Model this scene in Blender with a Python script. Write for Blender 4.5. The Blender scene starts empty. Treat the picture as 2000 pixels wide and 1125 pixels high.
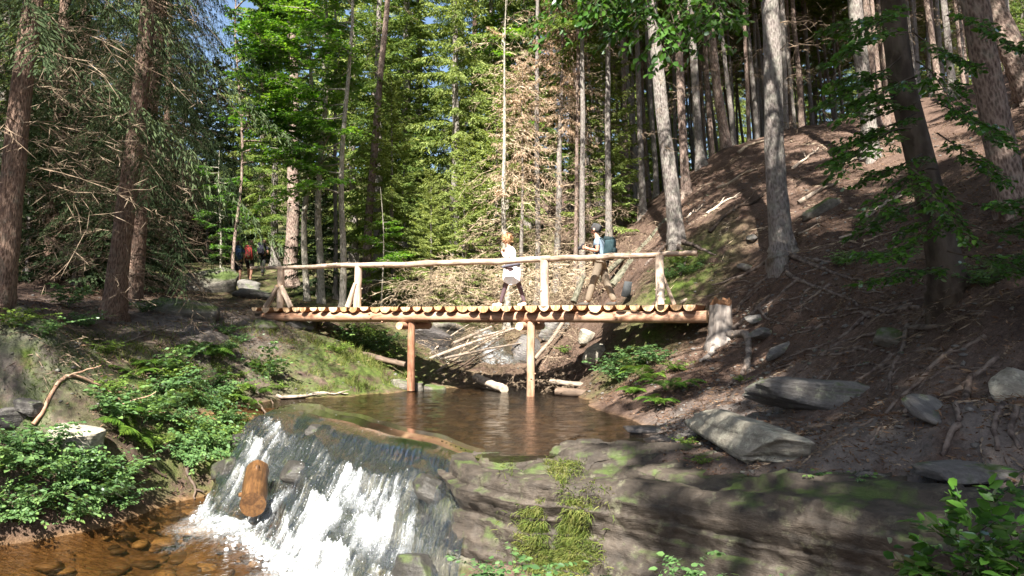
import bpy, math, random
import numpy as np
from mathutils import Vector, Matrix, Quaternion

scene = bpy.context.scene
COL = scene.collection
# ------------------------------------------------------------------ camera
EYE = Vector((0.0, 0.0, 1.78))
PITCH = math.radians(2.35)
FPX = 1500.0                                    # focal length in pixels of a 2000 px wide picture
cam = bpy.data.cameras.new('camera')
cam.sensor_width = 36.0
cam.lens = 36.0 * FPX / 2000.0
cam.clip_end = 2000.0
cam.clip_start = 0.05
camo = bpy.data.objects.new('camera', cam)
camo.location = EYE
camo.rotation_euler = (math.pi / 2 + PITCH, 0, 0)
COL.objects.link(camo)
scene.camera = camo
# ------------------------------------------------------------------ sky and sun
SUN_TO = Vector((-0.20, -0.88, 1.02)).normalized()   # towards the sun
sun_el = math.asin(SUN_TO.z)
sun_az = math.atan2(SUN_TO.x, SUN_TO.y)              # clockwise from +Y
world = bpy.data.worlds.new('World')
scene.world = world
world.use_nodes = True
wn = world.node_tree
sky = wn.nodes.new('ShaderNodeTexSky')
sky.sky_type = 'NISHITA'
sky.sun_disc = False
sky.sun_elevation = sun_el
sky.sun_rotation = sun_az
sky.dust_density = 2.0
bgn = wn.nodes['Background']
wn.links.new(sky.outputs[0], bgn.inputs[0])
bgn.inputs[1].default_value = 0.05
sl = bpy.data.lights.new('sun', 'SUN')
sl.energy = 5.0
sl.angle = math.radians(0.55)
sl.color = (1.0, 0.93, 0.82)
so = bpy.data.objects.new('sun', sl)
so.rotation_euler = (-SUN_TO).to_track_quat('-Z', 'Y').to_euler()
COL.objects.link(so)
scene.view_settings.view_transform = 'Standard'
scene.view_settings.look = 'None'
scene.view_settings.gamma = 1.0
scene.view_settings.exposure = 2.28
scene.cycles.max_bounces = 7
scene.cycles.diffuse_bounces = 4
scene.cycles.transparent_max_bounces = 16
scene.cycles.transmission_bounces = 6
scene.cycles.caustics_reflective = False
scene.cycles.caustics_refractive = False
scene.cycles.sample_clamp_indirect = 6.0
scene.cycles.use_denoising = True

# ------------------------------------------------------------------ helpers
def at(px, py, Y):
    """world point seen at pixel (px,py) of the 2000x1125 picture, at world depth Y"""
    dx = (px - 1000.0) / FPX
    dy = (562.5 - py) / FPX
    c, s = math.cos(PITCH), math.sin(PITCH)
    d = np.array([dx, c - dy * s, s + dy * c])
    return np.array(EYE) + d * (Y / d[1])

def tag(o, label=None, cat=None, group=None, kind=None):
    if label: o['label'] = label
    if cat: o['category'] = cat
    if group: o['group'] = group
    if kind: o['kind'] = kind
    return o

def empty(name, loc=(0, 0, 0), rz=0.0):
    o = bpy.data.objects.new(name, None)
    o.location = loc
    o.rotation_euler = (0, 0, rz)
    o.empty_display_size = 0.2
    COL.objects.link(o)
    return o

def mesh_np(name, V, F, smooth=False, mats=None, midx=None, attrs=None):
    V = np.asarray(V, dtype=np.float32).reshape(-1, 3)
    F = np.asarray(F, dtype=np.int32)
    me = bpy.data.meshes.new(name)
    k = F.shape[1]
    me.vertices.add(len(V)); me.vertices.foreach_set('co', V.ravel())
    me.loops.add(F.size); me.loops.foreach_set('vertex_index', F.ravel())
    me.polygons.add(len(F)); me.polygons.foreach_set('loop_start', np.arange(0, F.size, k, dtype=np.int32))
    if smooth: me.polygons.foreach_set('use_smooth', np.ones(len(F), dtype=bool))
    if mats is not None:
        for m in (mats if isinstance(mats, (list, tuple)) else [mats]): me.materials.append(m)
    if midx is not None: me.polygons.foreach_set('material_index', np.asarray(midx, dtype=np.int32))
    if attrs:
        for n, a in attrs.items():
            at_ = me.attributes.new(n, 'FLOAT', 'POINT')
            at_.data.foreach_set('value', np.asarray(a, dtype=np.float32))
    me.update(calc_edges=True)
    return me

def add(name, me, parent=None, loc=None):
    o = bpy.data.objects.new(name, me)
    if parent is not None: o.parent = parent
    if loc is not None: o.location = loc
    COL.objects.link(o)
    return o

class MB:
    """collects triangles"""
    def __init__(s): s.V = []; s.F = []; s.M = []; s.n = 0
    def put(s, V, F, m=0):
        V = np.asarray(V, float); F = np.asarray(F, int)
        if F.shape[1] == 4: F = np.vstack([F[:, [0, 1, 2]], F[:, [0, 2, 3]]])
        s.V.append(V); s.F.append(F + s.n); s.M.append(np.full(len(F), m)); s.n += len(V)
    def mesh(s, name, mats, smooth=False):
        return mesh_np(name, np.vstack(s.V), np.vstack(s.F), smooth, mats, np.concatenate(s.M))
    def build(s, name, mats, parent=None, smooth=False, loc=None):
        return add(name, s.mesh(name, mats, smooth), parent, loc)

def frames(P):
    P = np.asarray(P, float)
    T = np.gradient(P, axis=0)
    T /= np.linalg.norm(T, axis=1)[:, None] + 1e-9
    up = np.array([0, 0, 1.0]) if abs(T[0][2]) < 0.9 else np.array([1.0, 0, 0])
    N = np.zeros_like(P); B = np.zeros_like(P)
    n = np.cross(up, T[0]); n /= np.linalg.norm(n)
    for i in range(len(P)):
        n = n - T[i] * n.dot(T[i]); n /= np.linalg.norm(n) + 1e-9
        N[i] = n; B[i] = np.cross(T[i], n)
    return T, N, B

def tube(mb, P, R, sides=8, m=0, mcap=None, caps=True, rough=0.0, rng=None, lobes=None):
    P = np.asarray(P, float); n = len(P)
    R = np.broadcast_to(np.asarray(R, float), (n,))
    T, N, B = frames(P)
    a = np.linspace(0, 2 * np.pi, sides, endpoint=False)
    rr = R[:, None] * np.ones((1, sides))
    if rough and rng is not None: rr = rr * (1 + rough * rng.normal(size=rr.shape))
    if lobes is not None: rr = rr * lobes
    V = P[:, None, :] + rr[:, :, None] * (np.cos(a)[None, :, None] * N[:, None, :] + np.sin(a)[None, :, None] * B[:, None, :])
    i = np.arange(n - 1)[:, None] * sides; j = np.arange(sides)[None, :]; j2 = (j + 1) % sides
    F = np.stack([i + j, i + j2, i + sides + j2, i + sides + j], -1).reshape(-1, 4)
    mb.put(V.reshape(-1, 3), F, m)
    if caps:
        for e, k in ((0, -1), (n - 1, 1)):
            ring = V[e]; c = ring.mean(0) + T[e] * k * R[e] * 0.06
            VV = np.vstack([ring, c[None]])
            jj = np.arange(sides); kk = (jj + 1) % sides
            FF = np.stack([jj, kk, np.full(sides, sides)], -1)
            if k < 0: FF = FF[:, ::-1]
            mb.put(VV, FF, m if mcap is None else mcap)

# --- numpy value noise
_pr = np.random.RandomState(7)
_T = _pr.rand(64, 64, 64).astype(np.float32)
def vnoise(x, y, z=0.0):
    x, y, z = np.broadcast_arrays(np.asarray(x, float), np.asarray(y, float), np.asarray(z, float))
    xi, yi, zi = np.floor(x).astype(int), np.floor(y).astype(int), np.floor(z).astype(int)
    fx, fy, fz = x - xi, y - yi, z - zi
    fx, fy, fz = [f * f * (3 - 2 * f) for f in (fx, fy, fz)]
    r = 0
    for dx in (0, 1):
        for dy in (0, 1):
            for dz in (0, 1):
                w = (fx if dx else 1 - fx) * (fy if dy else 1 - fy) * (fz if dz else 1 - fz)
                r = r + w * _T[(xi + dx) & 63, (yi + dy) & 63, (zi + dz) & 63]
    return r * 2 - 1
def fbm(x, y, z=0.0, o=4, g=0.5):
    r = 0; a = 1.0; s = 0.0; f = 1.0
    for k in range(o):
        r = r + a * vnoise(np.asarray(x) * f + 17.3 * k, np.asarray(y) * f + 5.1 * k, np.asarray(z) * f + 9.7 * k); s += a; a *= g; f *= 2.03
    return r / s
def sstep(a, b, x):
    t = np.clip((x - a) / (b - a), 0, 1); return t * t * (3 - 2 * t)
def unit(v):
    v = np.asarray(v, float); return v / (np.linalg.norm(v, axis=-1, keepdims=True) + 1e-9)

# ------------------------------------------------------------------ materials
class NT:
    def __init__(s, name):
        s.m = bpy.data.materials.new(name); s.m.use_nodes = True
        s.t = s.m.node_tree; s.t.nodes.clear()
        s.out = s.t.nodes.new('ShaderNodeOutputMaterial')
    def n(s, t, **k):
        nd = s.t.nodes.new(t)
        for a, v in k.items(): setattr(nd, a, v)
        return nd
    def l(s, a, b): s.t.links.new(a, b)
    def ramp(s, fac, stops, interp='LINEAR'):
        r = s.n('ShaderNodeValToRGB'); r.color_ramp.interpolation = interp
        el = r.color_ramp.elements
        while len(el) < len(stops): el.new(0.5)
        for e, (p, c) in zip(el, stops):
            e.position = p; e.color = (c[0], c[1], c[2], 1) if not np.isscalar(c) else (c, c, c, 1)
        if fac is not None: s.l(fac, r.inputs[0])
        return r.outputs[0]
    def coord(s, kind='Object', scale=(1, 1, 1)):
        tc = s.n('ShaderNodeTexCoord'); mp = s.n('ShaderNodeMapping')
        mp.inputs['Scale'].default_value = scale
        s.l(tc.outputs[kind], mp.inputs[0]); return mp.outputs[0]
    def noise(s, vec, scale, detail=4, rough=0.55, dist=0.0):
        t = s.n('ShaderNodeTexNoise'); t.inputs['Scale'].default_value = scale
        t.inputs['Detail'].default_value = detail; t.inputs['Roughness'].default_value = rough
        t.inputs['Distortion'].default_value = dist
        if vec is not None: s.l(vec, t.inputs['Vector'])
        return t.outputs['Fac']
    def mix(s, fac, a, b, mode='MIX'):
        m = s.n('ShaderNodeMix', data_type='RGBA', blend_type=mode)
        for i, v in ((0, fac), (6, a), (7, b)):
            if hasattr(v, 'is_output'): s.l(v, m.inputs[i])
            else: m.inputs[i].default_value = v if i == 0 else (v[0], v[1], v[2], 1)
        return m.outputs[2]
    def math(s, op, a, b=None, c=None):
        m = s.n('ShaderNodeMath', operation=op)
        for i, v in enumerate((a, b, c)):
            if v is None: continue
            if hasattr(v, 'is_output'): s.l(v, m.inputs[i])
            else: m.inputs[i].default_value = v
        return m.outputs[0]
    def attr(s, n):
        a = s.n('ShaderNodeAttribute', attribute_name=n); return a.outputs['Fac']
    def bump(s, h, strength, dist=0.02):
        b = s.n('ShaderNodeBump'); b.inputs['Strength'].default_value = strength; b.inputs['Distance'].default_value = dist
        s.l(h, b.inputs['Height']); return b.outputs[0]
    def pbr(s, col, rough=0.8, normal=None, spec=0.3, sheen=0):
        p = s.n('ShaderNodeBsdfPrincipled')
        if hasattr(col, 'is_output'): s.l(col, p.inputs['Base Color'])
        else: p.inputs['Base Color'].default_value = (*col, 1)
        if hasattr(rough, 'is_output'): s.l(rough, p.inputs['Roughness'])
        else: p.inputs['Roughness'].default_value = rough
        p.inputs['Specular IOR Level'].default_value = spec
        if normal is not None: s.l(normal, p.inputs['Normal'])
        return p.outputs[0]
    def end(s, sh): s.l(sh, s.out.inputs[0]); return s.m
    def geo(s, o): return s.n('ShaderNodeNewGeometry').outputs[o]
    def orand(s): return s.n('ShaderNodeObjectInfo').outputs['Random']

def m_foliage(name, dark, mid, light, trans=0.35, patch=0.6, gloss=0.0, rnd=0.5):
    t = NT(name)
    isl = t.geo('Random Per Island')
    co = t.coord('Object')
    nz = t.noise(co, patch, 2)
    f = t.math('ADD', t.math('MULTIPLY', isl, rnd), t.math('MULTIPLY', t.math('SUBTRACT', nz, 0.25), 1.0))
    f = t.math('ADD', f, t.math('MULTIPLY', t.math('SUBTRACT', t.orand(), 0.5), 0.25))
    c = t.ramp(f, [(0.1, dark), (0.5, mid), (0.95, light)])
    d = t.n('ShaderNodeBsdfDiffuse'); t.l(c, d.inputs[0])
    tr = t.n('ShaderNodeBsdfTranslucent')
    c2 = t.mix(1.0, c, (1.35, 1.3, 0.6), 'MULTIPLY'); t.l(c2, tr.inputs[0])
    mx = t.n('ShaderNodeMixShader'); mx.inputs[0].default_value = trans
    t.l(d.outputs[0], mx.inputs[1]); t.l(tr.outputs[0], mx.inputs[2])
    s = mx.outputs[0]
    if gloss:
        g = t.n('ShaderNodeBsdfGlossy'); g.inputs['Roughness'].default_value = 0.45; g.inputs[0].default_value = (0.8, 0.85, 0.9, 1)
        lw = t.n('ShaderNodeFresnel'); lw.inputs[0].default_value = 1.4
        m2 = t.n('ShaderNodeMixShader'); t.l(t.math('MULTIPLY', lw.outputs[0], gloss), m2.inputs[0])
        t.l(s, m2.inputs[1]); t.l(g.outputs[0], m2.inputs[2]); s = m2.outputs[0]
    return t.end(s)

def m_bark(name, dark, mid, light, lichen=(0.30, 0.33, 0.27), lich=0.45, zs=0.3, scale=30):
    t = NT(name)
    co = t.coord('Object', (1, 1, zs))
    vz = t.n('ShaderNodeTexVoronoi'); vz.inputs['Scale'].default_value = scale; t.l(co, vz.inputs['Vector'])
    n1 = t.noise(co, scale * 1.5, 6, 0.7)
    h = t.math('ADD', t.math('MULTIPLY', vz.outputs['Distance'], 0.7), n1)
    c = t.ramp(h, [(0.42, dark), (0.75, mid), (1.1, light)])
    co2 = t.coord('Object')
    l1 = t.noise(co2, 5.0, 6, 0.7)
    lf = t.ramp(l1, [(lich, 0.0), (lich + 0.3, 0.45)])
    c = t.mix(lf, c, lichen)
    big = t.ramp(t.noise(co2, 0.5, 2), [(0.3, 0.82), (0.7, 1.12)])
    c = t.mix(1.0, c, big, 'MULTIPLY')
    return t.end(t.pbr(c, 0.9, t.bump(h, 0.9, 0.03), 0.15))

def m_wood(name, dark, mid, light, scale=(3, 3, 30), knots=True, rough=0.65):
    t = NT(name)
    co = t.coord('Object', scale)
    n1 = t.noise(co, 1.0, 6, 0.65, 0.6)
    n2 = t.noise(t.coord('Object'), 2.5, 3)
    f = t.math('ADD', t.math('MULTIPLY', n1, 0.75), t.math('MULTIPLY', n2, 0.5))
    f = t.math('ADD', f, t.math('MULTIPLY', t.math('SUBTRACT', t.orand(), 0.5), 0.30))
    stain = t.ramp(t.noise(t.coord('Object', (6, 6, 1.2)), 1.3, 6, 0.7), [(0.30, 0.45), (0.52, 1.0)])
    c = t.ramp(f, [(0.38, dark), (0.6, mid), (0.85, light)])
    c = t.mix(1.0, c, stain, 'MULTIPLY')
    if knots:
        v = t.n('ShaderNodeTexVoronoi'); v.inputs['Scale'].default_value = 3.3; t.l(t.coord('Object'), v.inputs['Vector'])
        k = t.ramp(v.outputs['Distance'], [(0.07, 1.0), (0.13, 0.0)])
        c = t.mix(t.math('MULTIPLY', k, 0.7), c, (dark[0] * .5, dark[1] * .45, dark[2] * .4))
    return t.end(t.pbr(c, rough, t.bump(n1, 0.35, 0.01), 0.25))

def m_rock(name, dark, mid, light, lichen=(0.22, 0.23, 0.18), lich=0.55, moss=0.0, strat=0.0, rough=0.85, scale=2.2, spec=0.3):
    t = NT(name)
    co = t.coord('Object'); cs = t.coord('Object', (1, 1, 5 if strat else 1))
    n1 = t.noise(cs, scale, 8, 0.68, 0.3)
    n2 = t.noise(co, scale * 9, 4, 0.7)
    f = t.math('ADD', t.math('MULTIPLY', n1, 0.8), t.math('MULTIPLY', n2, 0.3))
    c = t.ramp(f, [(0.35, dark), (0.55, mid), (0.75, light)])
    lf = t.ramp(t.noise(co, scale * 3.1, 6, 0.75), [(lich, 0.0), (lich + 0.13, 0.85)])
    c = t.mix(lf, c, lichen)
    if moss:
        nz = t.n('ShaderNodeSeparateXYZ'); t.l(t.geo('Normal'), nz.inputs[0])
        mf = t.math('MULTIPLY', t.ramp(nz.outputs[2], [(0.2, 0.0), (0.7, 1.0)]), t.ramp(t.noise(co, scale * 1.3, 5, 0.6), [(0.62 - moss * 0.3, 0.0), (0.75 - moss * 0.3, 1.0)]))
        c = t.mix(mf, c, (0.05, 0.075, 0.018))
    h = t.math('ADD', n1, t.math('MULTIPLY', n2, 0.35))
    return t.end(t.pbr(c, rough, t.bump(h, 0.8, 0.05), spec))

def m_plain(name, col, rough=0.7, var=0.25, spec=0.3, scale=12):
    t = NT(name)
    n = t.noise(t.coord('Object'), scale, 4)
    c = t.ramp(n, [(0.3, [v * (1 - var) for v in col]), (0.7, [min(1, v * (1 + var)) for v in col])])
    return t.end(t.pbr(c, rough, t.bump(n, 0.2, 0.01), spec))

M = {}
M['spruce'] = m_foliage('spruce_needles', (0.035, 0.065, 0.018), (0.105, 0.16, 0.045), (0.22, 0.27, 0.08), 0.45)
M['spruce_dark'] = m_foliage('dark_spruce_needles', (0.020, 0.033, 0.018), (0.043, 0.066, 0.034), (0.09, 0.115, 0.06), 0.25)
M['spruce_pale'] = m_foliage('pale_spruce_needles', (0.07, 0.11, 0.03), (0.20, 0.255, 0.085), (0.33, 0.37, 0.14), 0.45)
M['dead_brown'] = m_foliage('dry_brown_needles', (0.20, 0.12, 0.08), (0.36, 0.265, 0.195), (0.54, 0.44, 0.35), 0.25)
M['twig'] = m_foliage('dry_twigs', (0.07, 0.05, 0.035), (0.17, 0.13, 0.095), (0.30, 0.24, 0.18), 0.0)
M['twig_pale'] = m_foliage('bleached_twigs', (0.17, 0.13, 0.09), (0.34, 0.27, 0.19), (0.50, 0.43, 0.33), 0.0)
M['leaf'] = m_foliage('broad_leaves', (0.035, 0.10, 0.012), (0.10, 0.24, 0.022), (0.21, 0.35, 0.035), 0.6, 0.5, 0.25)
M['leaf_dark'] = m_foliage('dark_broad_leaves', (0.02, 0.065, 0.010), (0.05, 0.13, 0.018), (0.09, 0.20, 0.025), 0.5, 0.5, 0.3)  # deeper green, for the beech boughs and the sapling
M['herb'] = m_foliage('herb_leaves', (0.045, 0.10, 0.035), (0.10, 0.19, 0.065), (0.19, 0.29, 0.08), 0.4, 0.9, 0.3)
M['herb2'] = m_foliage('pale_herb_leaves', (0.06, 0.11, 0.02), (0.13, 0.21, 0.04), (0.24, 0.32, 0.06), 0.4, 0.9, 0.2)
M['fern'] = m_foliage('fern_fronds', (0.03, 0.07, 0.012), (0.06, 0.13, 0.02), (0.14, 0.22, 0.03), 0.4, 0.9, 0.15)
M['grass'] = m_foliage('grass_blades', (0.04, 0.065, 0.014), (0.10, 0.14, 0.03), (0.24, 0.23, 0.08), 0.35, 1.5, 0.1)
M['moss'] = m_foliage('moss', (0.025, 0.05, 0.008), (0.06, 0.10, 0.015), (0.12, 0.17, 0.03), 0.2, 1.5)
M['litter'] = m_foliage('leaf_litter', (0.05, 0.03, 0.02), (0.13, 0.08, 0.055), (0.30, 0.21, 0.14), 0.1, 1.0)
M['bark'] = m_bark('grey_spruce_bark', (0.07, 0.058, 0.054), (0.135, 0.117, 0.11), (0.22, 0.195, 0.185))
M['bark_red'] = m_bark('reddish_spruce_bark', (0.045, 0.028, 0.022), (0.12, 0.078, 0.060), (0.24, 0.165, 0.13), lich=0.52)
M['mossy_log'] = m_bark('mossy_fallen_bark', (0.035, 0.032, 0.024), (0.085, 0.08, 0.062), (0.15, 0.145, 0.115), (0.07, 0.085, 0.03), lich=0.42, zs=0.4, scale=16)
M['bark_brown'] = m_bark('brown_spruce_bark', (0.05, 0.036, 0.03), (0.14, 0.10, 0.085), (0.27, 0.205, 0.175), lich=0.5)
M['bark_beech'] = m_bark('dark_beech_bark', (0.02, 0.016, 0.013), (0.048, 0.037, 0.029), (0.085, 0.068, 0.055), (0.06, 0.066, 0.04), lich=0.5, zs=0.5, scale=6)
M['bark_pale'] = m_bark('pale_smooth_bark', (0.13, 0.115, 0.095), (0.25, 0.23, 0.195), (0.40, 0.37, 0.32), (0.16, 0.20, 0.10), lich=0.5)
M['root'] = m_bark('root_bark', (0.03, 0.023, 0.02), (0.085, 0.065, 0.057), (0.17, 0.138, 0.12), (0.2, 0.19, 0.16), lich=0.6, zs=1, scale=9)
M['peeled'] = m_wood('peeled_log_wood', (0.17, 0.075, 0.042), (0.32, 0.175, 0.11), (0.48, 0.33, 0.24), (14, 14, 2.2))
M['rail'] = m_wood('pale_rail_wood', (0.20, 0.135, 0.095), (0.40, 0.31, 0.245), (0.57, 0.48, 0.40), (14, 14, 2.2))
M['halflog'] = m_wood('half_log_side', (0.20, 0.075, 0.03), (0.38, 0.16, 0.07), (0.52, 0.28, 0.15), (14, 14, 2.2))
M['grey_wood'] = m_wood('weathered_wood', (0.12, 0.095, 0.075), (0.27, 0.22, 0.18), (0.45, 0.38, 0.31), (14, 14, 2.0))
M['pale_wood'] = m_wood('bleached_driftwood', (0.17, 0.13, 0.095), (0.33, 0.27, 0.205), (0.48, 0.41, 0.33), (14, 14, 2.0))
M['dark_wood'] = m_wood('rotten_wood', (0.03, 0.022, 0.017), (0.085, 0.06, 0.045), (0.17, 0.125, 0.095), (14, 14, 2.0))
M['wet_log'] = m_wood('wet_orange_log', (0.015, 0.008, 0.005), (0.065, 0.032, 0.014), (0.17, 0.085, 0.032), (22, 22, 2.2), rough=0.45)
def m_cut():
    t = NT('cut_log_end')
    co = t.coord('Object')
    n = t.noise(co, 9, 5); w = t.n('ShaderNodeTexWave', wave_type='RINGS', rings_direction='Y')
    w.inputs['Scale'].default_value = 9; w.inputs['Distortion'].default_value = 2.5; t.l(co, w.inputs[0])
    f = t.math('ADD', t.math('MULTIPLY', w.outputs['Fac'], 0.25), n)
    f = t.math('ADD', f, t.math('MULTIPLY', t.math('SUBTRACT', t.orand(), 0.5), 0.5))
    c = t.ramp(f, [(0.35, (0.27, 0.145, 0.07)), (0.6, (0.45, 0.285, 0.155)), (0.85, (0.60, 0.44, 0.29))])
    return t.end(t.pbr(c, 0.75, t.bump(n, 0.2, 0.01), 0.2))
M['cut'] = m_cut()
M['rock'] = m_rock('grey_slate', (0.04, 0.037, 0.036), (0.105, 0.099, 0.095), (0.20, 0.19, 0.182), moss=0.35, strat=1)
M['rock_pale'] = m_rock('lichen_boulder', (0.09, 0.083, 0.068), (0.225, 0.207, 0.172), (0.37, 0.345, 0.29), (0.42, 0.41, 0.33), lich=0.5, strat=1)
M['rock_wet'] = m_rock('wet_dark_rock', (0.02, 0.018, 0.02), (0.055, 0.05, 0.05), (0.12, 0.105, 0.10), (0.09, 0.10, 0.04), lich=0.58, strat=1, rough=0.45, spec=0.5)
M['rock_moss'] = m_rock('mossy_rock', (0.05, 0.045, 0.04), (0.12, 0.11, 0.095), (0.22, 0.205, 0.18), moss=0.9, strat=1)

def m_ground():
    t = NT('forest_soil')
    co = t.coord('Object')
    n1 = t.noise(co, 1.3, 8, 0.7, 0.4); n2 = t.noise(co, 11, 6, 0.75); n3 = t.noise(co, 60, 3, 0.7)
    f = t.math('ADD', t.math('MULTIPLY', n1, 0.6), t.math('MULTIPLY', n2, 0.5))
    soil = t.ramp(f, [(0.36, (0.030, 0.019, 0.015)), (0.55, (0.085, 0.056, 0.044)), (0.72, (0.17, 0.118, 0.092))])
    sp = t.ramp(n3, [(0.35, 0.55), (0.65, 1.35)])
    soil = t.mix(1.0, soil, sp, 'MULTIPLY')
    mf = t.math('MULTIPLY', t.attr('moss'), t.ramp(t.noise(co, 2.6, 6, 0.65), [(0.36, 0.0), (0.55, 1.0)]))
    mossc = t.ramp(n2, [(0.3, (0.025, 0.042, 0.008)), (0.7, (0.10, 0.14, 0.03))])
    c = t.mix(mf, soil, mossc)
    rf = t.math('MULTIPLY', t.attr('rock'), t.ramp(t.noise(co, 1.8, 6, 0.65), [(0.35, 0.0), (0.52, 1.0)]))
    rc = t.ramp(f, [(0.35, (0.06, 0.055, 0.053)), (0.7, (0.21, 0.195, 0.185))])
    c = t.mix(rf, c, rc)
    bf = t.attr('bed')
    bedc = t.ramp(f, [(0.35, (0.055, 0.032, 0.016)), (0.55, (0.15, 0.088, 0.043)), (0.75, (0.28, 0.185, 0.10))])
    c = t.mix(bf, c, bedc)
    h = t.math('ADD', t.math('MULTIPLY', n2, 0.8), t.math('MULTIPLY', n3, 0.35))
    return t.end(t.pbr(c, 0.92, t.bump(h, 0.9, 0.05), 0.15))
M['ground'] = m_ground()
# ------------------------------------------------------------------ terrain
CP = []                                         # control points of the land (X, Y, Z)
def cpx(*rows):
    for px, py, Y in rows: CP.append(tuple(at(px, py, Y)))
def cpw(*rows):
    for r in rows: CP.append(r)
# right bank, path and slope
cpx((1600, 972, 6.6), (1800, 968, 6.2), (2000, 966, 5.7), (1500, 868, 8.8), (1650, 884, 7.6), (1800, 880, 7.0), (1950, 870, 6.8),
    (1440, 795, 12), (1600, 800, 10.5), (1800, 790, 9), (1950, 780, 8.2), (1380, 705, 15), (1500, 700, 13.5), (1650, 690, 11.5),
    (1800, 680, 10), (1950, 655, 9), (1435, 600, 16.9), (1410, 684, 15.7), (1500, 590, 15.2), (1650, 580, 13.2), (1865, 625, 9.6),
    (1530, 495, 16.6), (1700, 480, 15), (1900, 450, 12.3), (1320, 478, 20.5), (1450, 400, 20), (1600, 350, 20), (1800, 350, 17),
    (2000, 330, 14), (1400, 300, 27), (1570, 250, 27), (1750, 250, 24), (1950, 200, 20), (1450, 692, 14.8), (1340, 560, 18.5), (1270, 540, 20))
cpw((12, 42, 9.6), (20, 48, 10.5), (32, 45, 12), (18, 26, 10.6), (26, 20, 13), (14, 12, 6.8), (9, 7, 2.6), (16, 4, 6), (24, 8, 10), (45, 30, 16), (50, 60, 14), (25, 80, 14))
# behind the bridge
cpx((980, 634, 25.5), (960, 722, 21.6), (1000, 590, 29), (900, 560, 31), (1100, 530, 29), (1200, 505, 25), (700, 590, 26), (600, 592, 25),
    (500, 548, 34), (300, 565, 24), (100, 575, 20), (0, 585, 14.5), (500, 500, 60), (300, 485, 60), (100, 485, 50), (800, 485, 60), (1000, 440, 60), (1150, 420, 45),
    (820, 620, 24), (1130, 610, 23.5), (870, 690, 22.3), (1060, 690, 22.0))
cpw((0, 110, 22), (-60, 100, 24), (50, 110, 22), (-60, 50, 12), (-30, 30, 5.5), (-30, 12, 3.5), (-60, 10, 8))
# left bank
cpx((500, 612, 21), (350, 612, 19), (200, 622, 17), (50, 682, 12.5), (150, 705, 13.5), (300, 685, 16), (450, 675, 18), (620, 650, 20.5),
    (640, 705, 19), (700, 742, 18.7), (560, 765, 17.5), (490, 800, 16.0), (470, 850, 14.8), (400, 880, 14.2), (340, 940, 13.4), (200, 855, 12.5), (100, 890, 11.5),
    (60, 965, 12.2), (0, 1000, 11.9), (100, 785, 12.3), (0, 765, 11.2), (0, 870, 11.2), (240, 760, 14), (360, 770, 15.2), (330, 850, 13.8), (250, 930, 12.6))
cpw((-10.5, 8, 0.2), (-12, 5, 1.2), (-9, 5, -0.6), (-7.2, 9.6, -1.6), (-8.6, 9.6, -1.2), (-7, 10.6, -1.5))
# stream bed
cpw((-3, 9, -1.6), (-5, 10, -1.65), (-6, 11.2, -1.6), (-2, 7, -1.7), (-4, 6, -1.7), (-6, 8, -1.55), (-1, 4, -1.5), (-5, 3, -1.4), (-3, 11, -1.45),
    (-2, 15, -.3), (0, 14, -.4), (1, 13, -.4), (0, 18, -.35), (-2, 18, -.3), (1, 17, -.3), (-3.5, 16.3, -.22), (-1.6, 13.2, -.18), (1.3, 19, -.2), (-.5, 20.2, -.12), (-2.5, 19.6, 0.05),
    (2.5, 12, .18), (2.3, 14.5, .2), (2.15, 16, .3), (2.0, 18.2, .55), (0.3, 12.2, -.25), (1.5, 11.2, -.1), (0.5, 10.4, -.15), (-0.2, 9, -.8), (1.2, 8.3, -.5), (2.2, 7.2, -.45), (0.8, 6.5, -1.5), (2.4, 5.4, -1.3), (3.3, 4.5, -1.0), (2.0, 3.5, -1.1), (1, 3, -1.0), (2.0, 5.0, -1.4), (1.5, 4.2, -1.3), (2.7, 4.0, -1.2), (1.2, 2.2, -.8), (3.2, 6.6, -.7), (3.9, 6.0, -0.5), (2.5, 6.2, -1.2), (3.0, 5.5, -1.2), (2.0, 6.8, -1.1), (3.7, 4.9, -1.0))
cpx((1150, 690, 19.2), (1250, 690, 17.6), (1350, 680, 16.4), (1290, 760, 14.5))
cpw((0, 0.3, .1), (-3, 1, -.5), (3.6, 2.0, -.2), (-6, 1, 0), (0, -6, .6), (8, -4, 2.5), (-10, -6, 1.5), (20, -10, 6), (-25, -10, 4))
CP = np.array(CP)
_c2 = 1.2 ** 2
def _rbf_fit():
    P = CP[:, :2]; d2 = ((P[:, None] - P[None]) ** 2).sum(-1)
    K = np.sqrt(d2 + _c2) + np.eye(len(P)) * -0.02
    A = np.hstack([np.ones((len(P), 1)), P])
    L = np.block([[K, A], [A.T, np.zeros((3, 3))]])
    return np.linalg.solve(L, np.concatenate([CP[:, 2], np.zeros(3)]))
_W = _rbf_fit()
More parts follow.
